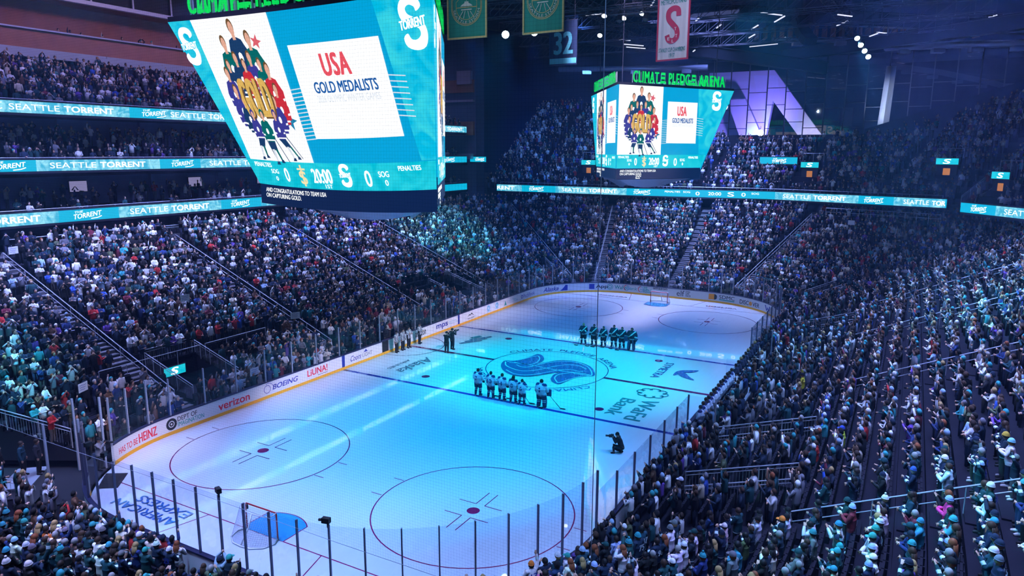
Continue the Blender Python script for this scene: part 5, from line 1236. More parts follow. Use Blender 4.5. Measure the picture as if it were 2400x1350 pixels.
def dome(r, z0, n=16, k=7, back=0.0, long=0):
    """hair or hat: skull cap over the head, open below"""
    mb = MB(); c = H0+np.array((-.008, 0, .012))
    rows = []
    for i in range(k+1):
        a = (math.pi/2+z0)*i/k; row = []
        for j in range(n):
            w = 2*math.pi*j/n; face = max(0, math.cos(w)); aa = a*(1-.36*face**1.5*(i/k) if back else 1)
            row.append((c[0]+r[0]*math.sin(aa)*math.cos(w), c[1]+r[1]*math.sin(aa)*math.sin(w), c[2]+r[2]*math.cos(aa)))
        rows.append(row)
    for row in rows: mb.v += row
    for i in range(k):
        for j in range(n): mb.f.append((i*n+j, (i+1)*n+j, (i+1)*n+(j+1) % n, i*n+(j+1) % n)); mb.m.append(0)
    if long:
        for w in np.linspace(2.0, 4.28, 7):
            p = c+np.array((r[0]*.92*math.cos(w), r[1]*.95*math.sin(w), -.02)); q_ = p+np.array((-.02, .02*math.sin(w), -long*.55)); e = q_+np.array((-.03+.02*abs(math.sin(w)), 0, -long*.45))
            mb.tube([tuple(p), tuple(q_), tuple(e)], [(.035, .030), (.034, .026), (.014, .012)], 6)
    return mb
HEAD = {}
HEAD['short hair'] = dome((.112, .096, .135), .30, back=1).mesh('hair', [M['hairm']], True)
HEAD['long hair'] = dome((.116, .102, .138), .45, back=1, long=.34).mesh('hair', [M['hairm']], True)
mb = dome((.113, .100, .142), .02); mb.tube([tuple(H0+np.array((.106*math.cos(w)-.008, .095*math.sin(w), .022+.012*math.cos(w)))) for w in np.linspace(0, 6.283, 17)], .015, 6); HEAD['beanie'] = mb.mesh('beanie', [M['fabric']], True)
mb = dome((.113, .100, .142), .02); mb.tube([tuple(H0+np.array((.106*math.cos(w)-.008, .095*math.sin(w), .022+.012*math.cos(w)))) for w in np.linspace(0, 6.283, 17)], .015, 6); mb.ball(tuple(H0+np.array((-.01, 0, .185))), .04, 8, 6); HEAD['pompom hat'] = mb.mesh('pompom_hat', [M['fabric']], True)
mb = dome((.117, .103, .142), -.02); mb.tube([tuple(H0+np.array((.09, 0, .028))), tuple(H0+np.array((.15, 0, .030))), tuple(H0+np.array((.195, 0, .018)))], [(.085, .008), (.080, .007), (.05, .006)], 10, ref=(0, 0, 1)); HEAD['cap'] = mb.mesh('cap', [M['fabric']], True)
pm = MB(); pm.box((.40, 0, 1.53), (.012, .075, .15)); PHONE = pm.mesh('phone', [M['vinyl_black'], M['tv']])
COLS = {'navy': (.008, .02, .045), 'black': (.007, .007, .009), 'dark teal': (.008, .055, .065), 'teal': (.03, .30, .32), 'grey': (.16, .16, .19), 'white': (.68, .68, .70), 'pale blue': (.30, .45, .62), 'red': (.42, .02, .02), 'brown': (.11, .055, .03),
        'pink': (.62, .18, .32), 'blue': (.03, .09, .42), 'olive': (.08, .10, .05), 'lime green': (.45, .62, .05), 'orange': (.75, .16, .03), 'yellow': (.62, .50, .04), 'cream': (.55, .50, .40), 'purple': (.12, .05, .30), 'maroon': (.16, .02, .04), 'magenta': (.6, .05, .25), 'gold': (.55, .36, .03), 'dark blue': (.015, .035, .13)}
SKINS = [(.52, .30, .21), (.58, .36, .26), (.45, .25, .17), (.30, .16, .10), (.62, .41, .31), (.16, .085, .055)]
HAIRS = {'black': (.01, .009, .009), 'brown': (.05, .025, .013), 'dark brown': (.025, .014, .009), 'blond': (.38, .25, .10), 'grey': (.30, .29, .28), 'red': (.22, .06, .02)}
def col4(c): return (*c, 1)
def jitter(c, r): return tuple(max(.003, v*r.uniform(.8, 1.2)) for v in c)
def put_person(p, face, act, top, topc, head, headc, r, scale=1.0, trouser=None, label=None, group=None, extra=None):
    v = V_[act]; root = link('person', v['body'], None, p, face); root.scale = (scale*r.uniform(.95, 1.06), scale*r.uniform(.95, 1.08), scale); root.color = col4(SKINS[r.integers(0, 6)] if r.random() < .55 else SKINS[r.integers(0, 2)])
    tag(root, label, 'person', group)
    def child(nm, me, c): o = link(nm, me, root); o.color = col4(c); return o
    jer = top == 'jersey'
    child('jersey' if jer else top, v['jersey'] if jer else v['sweater'], jitter(COLS[topc], r))
    child('trousers', v['trousers'], trouser or jitter([(.015, .02, .045), (.012, .012, .014), (.04, .06, .13), (.10, .09, .08)][r.integers(0, 4)], r)); child('shoes', v['shoes'], (.02, .02, .02) if r.random() < .6 else (.5, .5, .5))
    if head in ('short hair', 'long hair'): child('hair', HEAD[head], HAIRS[headc])
    else:
        child(head.replace(' ', '_'), HEAD[head], jitter(COLS[headc], r))
        child('hair', HEAD['short hair'], HAIRS[list(HAIRS)[r.integers(0, 6)]]).scale = (.985, .97, .97)
    if act == 'holding up a phone': link('phone', PHONE, root)
    if extra: extra(root)
    return root
# every standing place in the bowl
slots = []
def walk(pts, step, sid, t, z, jit):
    P = np.array([(p[2], p[3]) for p in pts]); P = np.vstack([P, P[:1]]); L = np.r_[0, np.cumsum(np.linalg.norm(np.diff(P, axis=0), axis=1))]
    s = rng.uniform(0, step)
    while s < L[-1]:
        i = min(int(np.searchsorted(L, s, 'right'))-1, len(P)-2); f = (s-L[i])/(L[i+1]-L[i]+1e-9); q_ = P[i]+(P[i+1]-P[i])*f; tg = P[i+1]-P[i]; tg = tg/(np.linalg.norm(tg)+1e-9)
        a, c = pts[i], pts[(i+1) % len(pts)]; side, u = (a[0], a[1]+(c[1]-a[1])*f) if a[0] == c[0] else (c[0], c[1])
        slots.append([q_[0], q_[1], z, math.atan2(-tg[0], tg[1]), side, u, t, s]); s += step
for i in range(-1, NR): walk(ring_pts(i), .50, 0, i, row_z(i), 0)
keep = []
for s in slots:
    x, y, z, a, side, u, t, ss = s
    if in_tunnel(side, u, t) or in_vom(side, u, t, .3 if len(side) == 1 else 1) or in_aisle(side, u, t, x, y): continue
    if side == 'R' and t < 0 and abs(x) < 9.6: continue
    if side == 'L' and t < 0 and abs(x) < 4.5: continue
    if side == 'NL' and t < 0 and 25 < u < 72: continue
    s[3] = a if (math.cos(a)*-x*.6+math.sin(a)*-y) > 0 else a+math.pi
    if side == 'R' and t < 2 and abs(x) < 9.6 and rng.random() < .3: continue
    keep.append(s)
seats_all = [list(s) for s in keep]
empty = lambda s: (s[4] in ('L', 'NL') and s[6] in (4, 5) and -23 < s[0] < -9 and s[0] > -23 and (s[4] == 'L' or s[5] > 84)) or (s[4] == 'L' and s[6] in (4, 5, 6) and 8 < s[0] < 12.4)
occ = [s for s in keep if not empty(s) and rng.random() < .93]
ctr = lambda s, h=1.3: np.array((s[0], s[1], s[2]+h))-CAM
def pix(s, h):
    d = np.array((s[0], s[1], s[2]+h))-CAM; z = d@_f
    return (1200+FPX*(d@_r)/z, 675-FPX*(d@_u)/z, z) if z > .5 else (9e9, 9e9, 9e9)
for s in occ: s.append(pix(s, 1.3))
vis = [s for s in occ if -15 < s[8][0] < 2415 and s[8][1] < 1375 and s[8][2] < 200 and s[8][1] > 0]
vis.sort(key=lambda s: s[8][2])
NIND = 244
near_ = vis[:NIND]; ids = {id(s) for s in near_}
# spectators the photograph singles out: head pixel there -> nearest standing place
HERO = [((-29.4, -10.2), 'jersey', 'white', 'beanie', 'orange', 'one arm raised', 'person in white number 17 jersey and bright orange beanie waving behind the near glass', '17'),
        ((-28.0, -11.9), 'sweater', 'pink', 'long hair', 'dark brown', 'holding up a phone', 'person with long dark hair in pink top filming behind the near glass', None),
        ((-28.7, -11.2), 'jersey', 'navy', 'short hair', 'black', 'hands raised to the face', 'person in navy number 24 jersey with hands at face, beside the pink top', '24'),
        ((-30.6, -8.0), 'sweater', 'lime green', 'beanie', 'black', 'standing with arms down', 'person in lime green hoodie and black beanie at the near glass', None),
        ((-22.65, -19.56), 'jersey', 'dark teal', 'cap', 'orange', 'clapping', 'person in dark teal jersey and orange cap clapping in the near right corner', '5'),
        ((-23.2, -20.5), 'sweater', 'white', 'short hair', 'black', 'hands raised to the face', 'person in white sweater with both hands at the face, near right corner', None),
        ((-23.1, -21.5), 'jersey', 'white', 'beanie', 'teal', 'holding up a phone', 'person in white jersey and teal beanie filming with a phone, near right corner', '32'),
        ((-23.1, -24.1), 'jacket', 'teal', 'beanie', 'teal', 'arms held out wide', 'person in teal jacket with both arms held out wide, near right corner', None),
        ((-21.96, -24.85), 'jacket', 'magenta', 'beanie', 'pale blue', 'clapping', 'person in magenta jacket and pale blue beanie clapping beside the long handrail', None),
        ((-19.0, -24.06), 'jersey', 'navy', 'beanie', 'blue', 'clapping', 'person in navy number 74 jersey and blue beanie clapping beside the handrail', '74'),
        ((-3.2, -18.39), 'jacket', 'yellow', 'beanie', 'black', 'one arm raised', 'person in yellow jacket with one arm raised, right stand', None),
        ((-17.73, -26.62), 'jersey', 'navy', 'beanie', 'gold', 'clapping', 'person in navy jersey and gold beanie clapping high in the right stand', '15'),
        ((-13.75, -21.31), 'hoodie', 'lime green', 'cap', 'blue', 'clapping', 'person in lime green hoodie and blue cap clapping in the right stand', None),
        ((-14.9, -20.0), 'sweater', 'red', 'short hair', 'brown', 'clapping low', 'person in red sweater beside the walkway rails of the right stand', None),
        ((-18.7, -24.95), 'jersey', 'navy', 'beanie', 'white', 'clapping', 'person in navy number 21 jersey and white beanie in the right stand', '21'),
        ((-18.12, -14.99), 'jacket', 'black', 'cap', 'white', 'standing with arms down', 'person in black jacket and white cap behind the right glass', None),
        ((-33.3, .8), 'sweater', 'white', 'short hair', 'brown', 'clapping', 'person in white sweater clapping in the near end seats', None),
        ((-34.2, 2.9), 'jacket', 'orange', 'short hair', 'dark brown', 'clapping', 'person in rust orange jacket clapping in the near end seats', None),
        ((-33.7, 2.1), 'sweater', 'purple', 'long hair', 'brown', 'clapping', 'person in purple sweater with long brown hair in the near end seats', None),
        ((-31.6, -1.7), 'jacket', 'pale blue', 'beanie', 'navy', 'clapping overhead', 'person in pale blue jacket clapping overhead at the near end glass', None),
        ((-27.57, 15.01), 'sweater', 'red', 'short hair', 'grey', 'clapping', 'person in red sweater clapping above the tunnel in the near left corner', None),
        ((-27.5, 16.3), 'hoodie', 'teal', 'beanie', 'pale blue', 'clapping', 'person in teal hoodie and pale blue beanie above the tunnel, near left corner', None)]
hero = {}; hero_pool = near_+vis[NIND:NIND+1500]
for h in HERO:
    s = min((s for s in hero_pool if id(s) not in hero), key=lambda s: (s[0]-h[0][0])**2+(s[1]-h[0][1])**2); hero[id(s)] = (s, h); ids.add(id(s))
inds = [s for s in vis if id(s) in ids]
while len(inds) > NIND:
    k = max((k for k in range(len(inds)) if id(inds[k]) not in hero)); ids.discard(id(inds[k])); inds.pop(k)
region = {'R': 'right stand', 'NR': 'near right corner', 'N': 'near end', 'NL': 'near left corner', 'L': 'left stand', 'FL': 'far left corner', 'F': 'far end', 'FR': 'far right corner'}
rowcount = {}
for s in sorted(inds, key=lambda s: (s[4], s[6], -s[7] if s[4] in ('R', 'NR') else s[7])):
    k = (s[4], s[6]); rowcount[k] = rowcount.get(k, 0)+1; s.append(rowcount[k])
def backnumber(num):
    def fn(root):
        dark = root.children[0].color[0] < .3
        def P(x, y): return (-.168+.02*abs(x)*2, -x, y)
        nw = .12*len(num); text(num, lambda x, y: P(x-nw/2, y+1.14), nw, .22, M['stripe'] if dark else M['vinyl_blue'], root, 'jersey_number', .05)
    return fn
TOPS = ['jersey', 'jersey', 'hoodie', 'sweater', 'jacket', 'jersey']
ACTS = ['clapping']*6+['clapping low']*4+['clapping overhead', 'holding up a phone', 'standing with arms down', 'hands raised to the face', 'arms folded', 'one arm raised']
TC = ['navy']*6+['black']*6+['dark teal']*5+['grey']*2+['white']*2+['dark blue']*3+['brown', 'maroon', 'olive', 'teal', 'pale blue', 'cream', 'purple']
used_labels = set()
for s in inds:
    r = np.random.default_rng(int(abs(s[0]*911+s[1]*57+s[6]*13)*10)+5); face = s[3]+r.normal(0, .22); z = s[2]
    p = (s[0]+r.normal(0, .07), s[1]+r.normal(0, .07), z)
    if id(s) in hero:
        h = hero[id(s)][1]; ex = backnumber(h[7]) if h[7] else None
        put_person(p, s[3], h[5], h[1], h[2], h[3], h[4], r, r.uniform(.97, 1.03), label=h[6], group='spectators standing in the seats', extra=ex); used_labels.add(h[6]); continue
    top = TOPS[r.integers(0, len(TOPS))]; tc = TC[r.integers(0, len(TC))] if top != 'jersey' else ['navy', 'navy', 'dark teal', 'dark teal', 'white', 'navy'][r.integers(0, 6)]
    act = ACTS[r.integers(0, len(ACTS))]; q_ = r.random()
    if q_ < .22: head, hc = 'beanie', ['teal', 'teal', 'navy', 'grey', 'dark teal', 'white', 'pale blue'][r.integers(0, 7)]
    elif q_ < .28: head, hc = 'pompom hat', ['teal', 'navy', 'white'][r.integers(0, 3)]
    elif q_ < .44: head, hc = 'cap', ['navy', 'black', 'white', 'teal', 'dark teal', 'grey'][r.integers(0, 6)]
    elif q_ < .72: head, hc = 'short hair', ['black', 'brown', 'dark brown', 'grey'][r.integers(0, 4)]
    else: head, hc = 'long hair', ['black', 'brown', 'dark brown', 'blond', 'red'][r.integers(0, 5)]
    row = 'front row' if s[6] < 0 else ordinal(s[6]+2)+' row'
    lab = 'person, %s %s, %s %s, %s, %s of %s, %s along' % (tc, top, hc, head, act, row, region[s[4]], ordinal(s[9]))
    if len(lab.split()) > 16: lab = 'person, %s %s, %s %s, %s, %s %s, %s along' % (tc, top, hc, head, act.split()[0] if act != 'hands raised to the face' else 'hands raised', region[s[4]], row, ordinal(s[9]))
    if len(lab.split()) > 16: lab = 'person, %s %s, %s %s, %s %s, %s along' % (tc, top, hc, head, region[s[4]], row, ordinal(s[9]))
    put_person(p, face, act, top, tc, head, hc, r, r.uniform(.90, 1.06), label=lab, group='spectators standing in the seats', extra=backnumber(str(r.integers(2, 99))) if top == 'jersey' and tc != 'white' and r.random() < .5 else None)

# ---------------------------------------------------------------- the rest of the crowd: one mass
def low_person(kind, act):
    """small figure: returns verts, faces, per-vertex part (0 top 1 skin 2 head cover 3 trousers 4 stripe)"""
    mb = MB(); part = []
    def add(f, *a, **k): n = len(mb.v); f(*a, **k); return len(mb.v)-n
    hi = kind == 'mid'; n = 7 if hi else 5
    def T(pts, rad, pt, nn=n): part.extend([pt]*add(mb.tube, pts, rad, nn, ref=(1, 0, 0)))
    if hi: T([(0, 0, .82), (0, 0, .93), (0, 0, 1.1), (0, 0, 1.33), (0, 0, 1.43), (.005, 0, 1.49)], [(.19, .15), (.19, .15), (.19, .145), (.21, .14), (.15, .10), (.06, .06)], 0)
    else: T([(0, 0, .84), (0, 0, 1.32), (0, 0, 1.48)], [(.19, .15), (.21, .14), (.07, .07)], 0)
    T([(.02, 0, 1.46), (.03, 0, 1.55), (.03, 0, 1.66), (.02, 0, 1.74)] if hi else [(.02, 0, 1.47), (.03, 0, 1.58), (.02, 0, 1.74)], [(.055, .06), (.072, .088), (.075, .09), (.02, .02)] if hi else [(.055, .06), (.085, .10), (.04, .05)], 1)
    T([(-.045, 0, 1.52), (-.025, 0, 1.62), (.002, 0, 1.685), (.002, 0, 1.77)] if hi else [(-.035, 0, 1.55), (.0, 0, 1.68), (.0, 0, 1.77)], [(.075, .075), (.108, .095), (.112, .104), (.05, .05)] if hi else [(.09, .08), (.112, .104), (.05, .05)], 2)
    J = POSES[act]
    for L in 'lr':
        sh, el, wr = (np.array(J[q_+L]) for q_ in ('sh', 'el', 'wr')); e2 = wr+(wr-el)/np.linalg.norm(wr-el)*.13; nn = 5 if hi else 3
        if hi: T([sh, el, wr], [.075, .058, .042], 0, nn); T([wr-(wr-el)*.05, e2], [(.04, .035), (.035, .022)], 1, nn)
        else: T([sh, el, wr], [.075, .058, .045], 0, nn); T([wr, e2], [.042, .03], 1, nn)
    if hi:
        for s in (1, -1): T([(0, .09*s, .88), (.02, .10*s, .48), (0, .11*s, .0)], [.10, .075, .06], 3, 5)
    else: T([(0, 0, .88), (.0, 0, .0)], [(.18, .12), (.14, .09)], 3, 4)
    return np.array(mb.v, float), mb.f, np.array(part)
acts = ['clapping', 'clapping', 'clapping low', 'clapping low', 'clapping overhead', 'standing with arms down', 'hands raised to the face', 'holding up a phone', 'arms folded', 'one arm raised']
LOW = {k: [low_person(k, a) for a in acts] for k in ('mid', 'far')}
mass = [s for s in occ if id(s) not in ids and s[8][2] < 190 and -150 < s[8][0] < 2560]
extra_sl = []
def add_row(P, z, step, fill, faceang=None):
    P = np.array(P, float); seg = np.r_[0, np.cumsum(np.linalg.norm(np.diff(P, axis=0), axis=1))]; s = rng.uniform(0, step)
    while s < seg[-1]:
        i = min(int(np.searchsorted(seg, s, 'right'))-1, len(P)-2); q_ = P[i]+(P[i+1]-P[i])*(s-seg[i])/(seg[i+1]-seg[i]); tg = P[i+1]-P[i]
        if rng.random() < fill: extra_sl.append([q_[0], q_[1], z, math.atan2(-tg[0], tg[1])+math.pi, 'U', s/seg[-1], 0, s])
        s += step
for y0, z0, rise, nrow, tr in DECKS:
    for i in range(nrow):
        f = .80 if z0 > 14 else (.35 if i < 3 else .5)
        n0 = len(extra_sl); add_row([(45, y0+i*tr+.5), (-46, y0+i*tr+.5)], z0+i*rise, .60, f)
        extra_sl[n0:] = [s for s in extra_sl[n0:] if abs((s[0]+3) % 15.0) > 1.1]
for x in np.arange(-44, 40, 1.0):
    if rng.random() < .6: extra_sl.append([x, 45.9, 25.0, -math.pi/2, 'U', 0, 0, 0])
for wh, PL in ((2, UP2), (3, UP3)):
    for i in range(23):
        R = lerp_poly(offpoly(PL, .9+UTR*i), 60)[::-1]; n0 = len(extra_sl); add_row(R, UZ0+URI*i, .60, .92)
        def ok(s):
            f = 1-s[5]
            if i >= up_rows(wh, f): return False
            for (w2, g, t) in UV:
                if w2 == wh and abs(f-g) < .022*(1 if wh == 2 else 2) and -3 <= i-t <= 1: return False
            for g in ((.12, .33, .52, .70, .88) if wh == 2 else (.28, .62)):
                if abs(f-g) < .009: return False
            return True
        extra_sl[n0:] = [s for s in extra_sl[n0:] if ok(s)]
for s in extra_sl: s.append(pix(s, 1.3))
mass += [s for s in extra_sl if s[8][2] < 220 and -120 < s[8][0] < 2520]
palette = [COLS[c] for c in ['navy']*8+['black']*8+['dark teal']*5+['grey']*4+['white']*5+['dark blue']*3+['navy', 'black', 'white', 'grey', 'white', 'dark teal', 'navy', 'black', 'brown', 'maroon', 'olive', 'teal', 'pale blue', 'grey', 'cream', 'white', 'navy', 'black', 'purple', 'red', 'blue']]
hats = [HAIRS[h] for h in ['black']*4+['brown']*4+['dark brown']*4+['blond', 'grey', 'red']]+[COLS[c] for c in ['teal', 'teal', 'navy', 'white', 'black', 'grey', 'pale blue']]
legs = [(.008, .012, .028), (.006, .006, .008), (.03, .045, .10), (.05, .045, .04)]
VV, FF, CC = [], {3: [], 4: [], 5: [], 7: []}, []
base = 0; vv_n = 0
faces_by_len = {}
buckets = {}
for s in mass:
    kind = 'mid' if s[8][2] < 58 else 'far'; buckets.setdefault((kind, int(rng.integers(0, len(acts)))), []).append(s)
for (kind, a), ss in buckets.items():
    v, f, part = LOW[kind][a]; N = len(ss)
    ang = np.array([s[3] for s in ss])+rng.normal(0, .25, N); sc = rng.uniform(.90, 1.05, N); wd = sc*rng.uniform(.95, 1.12, N)
    c, sn = np.cos(ang), np.sin(ang); pos = np.array([s[:3] for s in ss])+np.c_[rng.normal(0, .09, (N, 2)), np.zeros(N)]
    X = (v[None, :, 0]*c[:, None]-v[None, :, 1]*sn[:, None])*wd[:, None]+pos[:, 0:1]; Y = (v[None, :, 0]*sn[:, None]+v[None, :, 1]*c[:, None])*wd[:, None]+pos[:, 1:2]; Z = v[None, :, 2]*sc[:, None]+pos[:, 2:3]
    VV.append(np.stack([X, Y, Z], 2).reshape(-1, 3))
    tc = np.array(palette)[rng.integers(0, len(palette), N)]*rng.uniform(.7, 1.3, (N, 1)); sk = np.array(SKINS)[rng.choice(6, N, p=[.3, .28, .18, .07, .13, .04])]; ht = np.array(hats)[rng.integers(0, len(hats), N)]; lg = np.array(legs)[rng.integers(0, 4, N)]
    four = np.stack([tc, sk, ht, lg], 1); CC.append(four[:, part].reshape(-1, 3))
    for q_ in f:
        faces_by_len.setdefault(len(q_), []).append((np.array(q_)[None, :]+(base+np.arange(N)*len(v))[:, None]))
    base += N*len(v)
VV = np.concatenate(VV); CC = np.concatenate(CC)
me = bpy.data.meshes.new('crowd'); me.vertices.add(len(VV)); me.vertices.foreach_set('co', VV.astype(np.float32).ravel())
loops, starts, tot = [], [], 0
for k, fl in faces_by_len.items():
    A = np.concatenate(fl); loops.append(A.ravel()); starts.append(tot+np.arange(len(A))*k); tot += A.size
loops = np.concatenate(loops).astype(np.int32); starts = np.concatenate(starts).astype(np.int32)
me.loops.add(len(loops)); me.loops.foreach_set('vertex_index', loops); me.polygons.add(len(starts)); me.polygons.foreach_set('loop_start', starts)
me.update(calc_edges=True)
at = me.color_attributes.new('Col', 'FLOAT_COLOR', 'POINT'); at.data.foreach_set('color', np.c_[CC, np.ones(len(CC))].astype(np.float32).ravel())
me.polygons.foreach_set('use_smooth', np.ones(len(starts), bool))
cm = mat('crowd_clothing', (.5, .5, .5), .8, spec=.3); ca = cm.node_tree.nodes.new('ShaderNodeVertexColor'); ca.layer_name = 'Col'; cm.node_tree.links.new(ca.outputs[0], cm.node_tree.nodes['Principled BSDF'].inputs['Base Color'])
me.materials.append(cm)
o = link('crowd', me); tag(o, 'dense standing crowd filling the stands beyond the nearest spectators', 'crowd', kind='stuff')
print('CROWD', len(mass), 'verts', len(VV), 'individuals', len(inds))

# ---------------------------------------------------------------- seats
sb = MB(); sb.box((-.26, 0, .62), (.07, .46, .46)); backm = sb.mesh('backrest', [M['seat']]); sb = MB(); sb.box((-.19, 0, .58), (.08, .44, .40)); panm = sb.mesh('seat_pan', [M['seat']]); sb = MB(); sb.box((-.22, .24, .42), (.3, .05, .30)); sb.box((-.27, .24, .2), (.08, .06, .42)); armm = sb.mesh('arm_and_leg', [M['seat']])
for s in seats_all: s.append(pix(s, .6))
sv = [s for s in seats_all if -20 < s[8][0] < 2420 and 0 < s[8][1] < 1400]
prio = [s for s in sv if empty(s)]; prio.sort(key=lambda s: s[8][2]); rest = sorted((s for s in sv if not empty(s)), key=lambda s: s[8][2])
single = prio[:110]+rest[:110]; sid = {id(s) for s in single}; cnt = {}
for s in sorted(single, key=lambda s: (s[4], s[6], -s[7] if s[4] in ('R', 'NR') else s[7])):
    k = (s[4], s[6], empty(s)); cnt[k] = cnt.get(k, 0)+1; row = 'front row' if s[6] < 0 else ordinal(s[6]+2)+' row'
    r = thing('stadium_seat', ('empty dark folding seat, %s of %s, %s in the empty run' if empty(s) else 'dark folding seat, %s of %s, %s along') % (row, region[s[4]], ordinal(cnt[k])), 'seat', tuple(s[:3]), s[3], 'folding seats of the lower bowl')
    link('backrest', backm, r); link('seat_pan', panm, r); link('arm_and_leg', armm, r)
tmp = MB(); tmp.box((-.26, 0, .62), (.07, .46, .46)); tmp.box((-.19, 0, .58), (.08, .44, .40)); v = np.array(tmp.v); ss = [s for s in sv if id(s) not in sid]; N = len(ss); ang = np.array([s[3] for s in ss]); pos = np.array([s[:3] for s in ss])
X = v[None, :, 0]*np.cos(ang)[:, None]-v[None, :, 1]*np.sin(ang)[:, None]+pos[:, 0:1]; Y = v[None, :, 0]*np.sin(ang)[:, None]+v[None, :, 1]*np.cos(ang)[:, None]+pos[:, 1:2]; Z = v[None, :, 2]+pos[:, 2:3]
F = (np.array(tmp.f)[None]+(np.arange(N)*len(v))[:, None, None]).reshape(-1, 4); me = bpy.data.meshes.new('seating'); me.from_pydata(np.stack([X, Y, Z], 2).reshape(-1, 3).tolist(), [], F.tolist()); me.materials.append(M['seat'])
tag(link('seating', me), 'dark folding seats behind the standing crowd in the lower bowl', 'seats', kind='stuff')

# ---------------------------------------------------------------- hockey players, officials, camera crew
navy_m = mat('navy_trim', (.01, .02, .12), .8); ice_m = mat('pale_trim', (.45, .68, .74), .8)
STAND = pose(ell=(.03, .30, 1.14), elr=(.03, -.30, 1.14), wrl=(.15, .30, .93), wrr=(.15, -.30, .93), hipl=(0, .10, .89), hipr=(0, -.10, .89), anl=(-.02, .17, .10), anr=(-.02, -.17, .10), knl=(.04, .14, .49), knr=(.04, -.14, .49), toel=(.15, .21, .03), toer=(.15, -.21, .03))
BOTH = dict(STAND, ell=(.10, .30, 1.16), elr=(.10, -.30, 1.16), wrl=(.33, .14, 1.06), wrr=(.33, -.12, 1.02))
CLAP = dict(STAND, ell=(.14, .30, 1.22), elr=(.14, -.30, 1.22), wrl=(.33, .06, 1.36), wrr=(.33, -.06, 1.34))
def hockey_kit(J, trim, white):
    body, reg = figure_mesh(J, bulk=1.22, voxel=.017, fingers=False, grip=(True, True), padded=True)
    co = np.array([v.co[:] for v in body.vertices]); body.materials.clear(); body.materials.append(M['skin'])
    wl, wr = np.array(J['wrl']), np.array(J['wrr']); hand = (reg == 0) & (np.minimum(np.linalg.norm(co-wl, axis=1), np.linalg.norm(co-wr, axis=1)) < .26)
    fore = (reg == 1) & (np.minimum(np.linalg.norm(co-wl, axis=1), np.linalg.norm(co-wr, axis=1)) < .10)
    top = (reg == 1) | ((reg == 2) & (co[:, 2] > .78)); el = (np.array(J['ell'])*.5+wl*.5, np.array(J['elr'])*.5+wr*.5)
    def pick(c):
        hem = (c[:, 2] > .84) & (c[:, 2] < .92) & (np.abs(c[:, 1]) < .30) & (c[:, 0] < .19)
        band = np.minimum(np.linalg.norm(c-el[0], axis=1), np.linalg.norm(c-el[1], axis=1)) < .075
        if white: return (((c[:, 2] > 1.40-.25*np.maximum(0, np.abs(c[:, 1])-.16)) & (np.abs(c[:, 1]) > .07)) | (c[:, 2] < .84) & (c[:, 2] > .80)).astype(int)
        sash = (c[:, 0] > .03) & (np.abs((c[:, 2]-1.2)-1.1*(c[:, 1])) < .055) & (c[:, 2] > .95)
        return (hem | band | sash).astype(int)
    off = np.full(len(co), .020); off[(co[:, 2] < 1.2) & (np.abs(co[:, 1]) < .26)] = .05
    K = dict(body=body, jersey=shell(body, top, off, 'jersey', [M['fabric'], trim], pick))
    K['pants'] = shell(body, (reg == 2) & (co[:, 2] > .50), np.full(len(co), .045), 'hockey_pants', [M['fabric']])
    sk = lambda c: (((c[:, 2] > .44) & (c[:, 2] < .56)) | ((c[:, 2] > .34) & (c[:, 2] < .38)) if white else ((c[:, 2] > .36) & (c[:, 2] < .46))).astype(int)
    K['socks'] = shell(body, (reg == 2) & (co[:, 2] < .56), np.full(len(co), .022), 'socks', [M['fabric'], ice_m], sk)
    K['gloves'] = shell(body, hand | fore, np.full(len(co), .024), 'gloves', [M['fabric']])
    mb = MB()
    for L in 'lr':
        a, t = np.array(J['an'+L]), np.array(J['toe'+L]); d = t-a; d[2] = 0; d /= np.linalg.norm(d); ang = math.atan2(d[1], d[0])
        mb.tube([tuple(a-d*.09+np.array((0, 0, -.03))), tuple(a+np.array((0, 0, -.03))), tuple(a+d*.12+np.array((0, 0, -.045))), tuple(a+d*.19+np.array((0, 0, -.05)))], [(.045, .05), (.056, .065), (.052, .045), (.03, .028)], 8); mb.tube([tuple(a+np.array((0, 0, -.03))), tuple(a+np.array((0, 0, .10)))], [.062, .064], 8)
        mb.box(tuple(a+d*.05+np.array((0, 0, -.115))), (.27, .022, .04), ang, 1); mb.box(tuple(a+d*.05+np.array((0, 0, -.142))), (.29, .006, .03), ang, 1)
    K['skates'] = mb.mesh('skates', [M['rubber'], M['postlight']], True); return K
KIT = {('white', k): hockey_kit(j, navy_m, True) for k, j in (('side', STAND), ('clap', CLAP))}; KIT.update({('dark', k): hockey_kit(j, ice_m, False) for k, j in (('side', STAND), ('both', BOTH))})
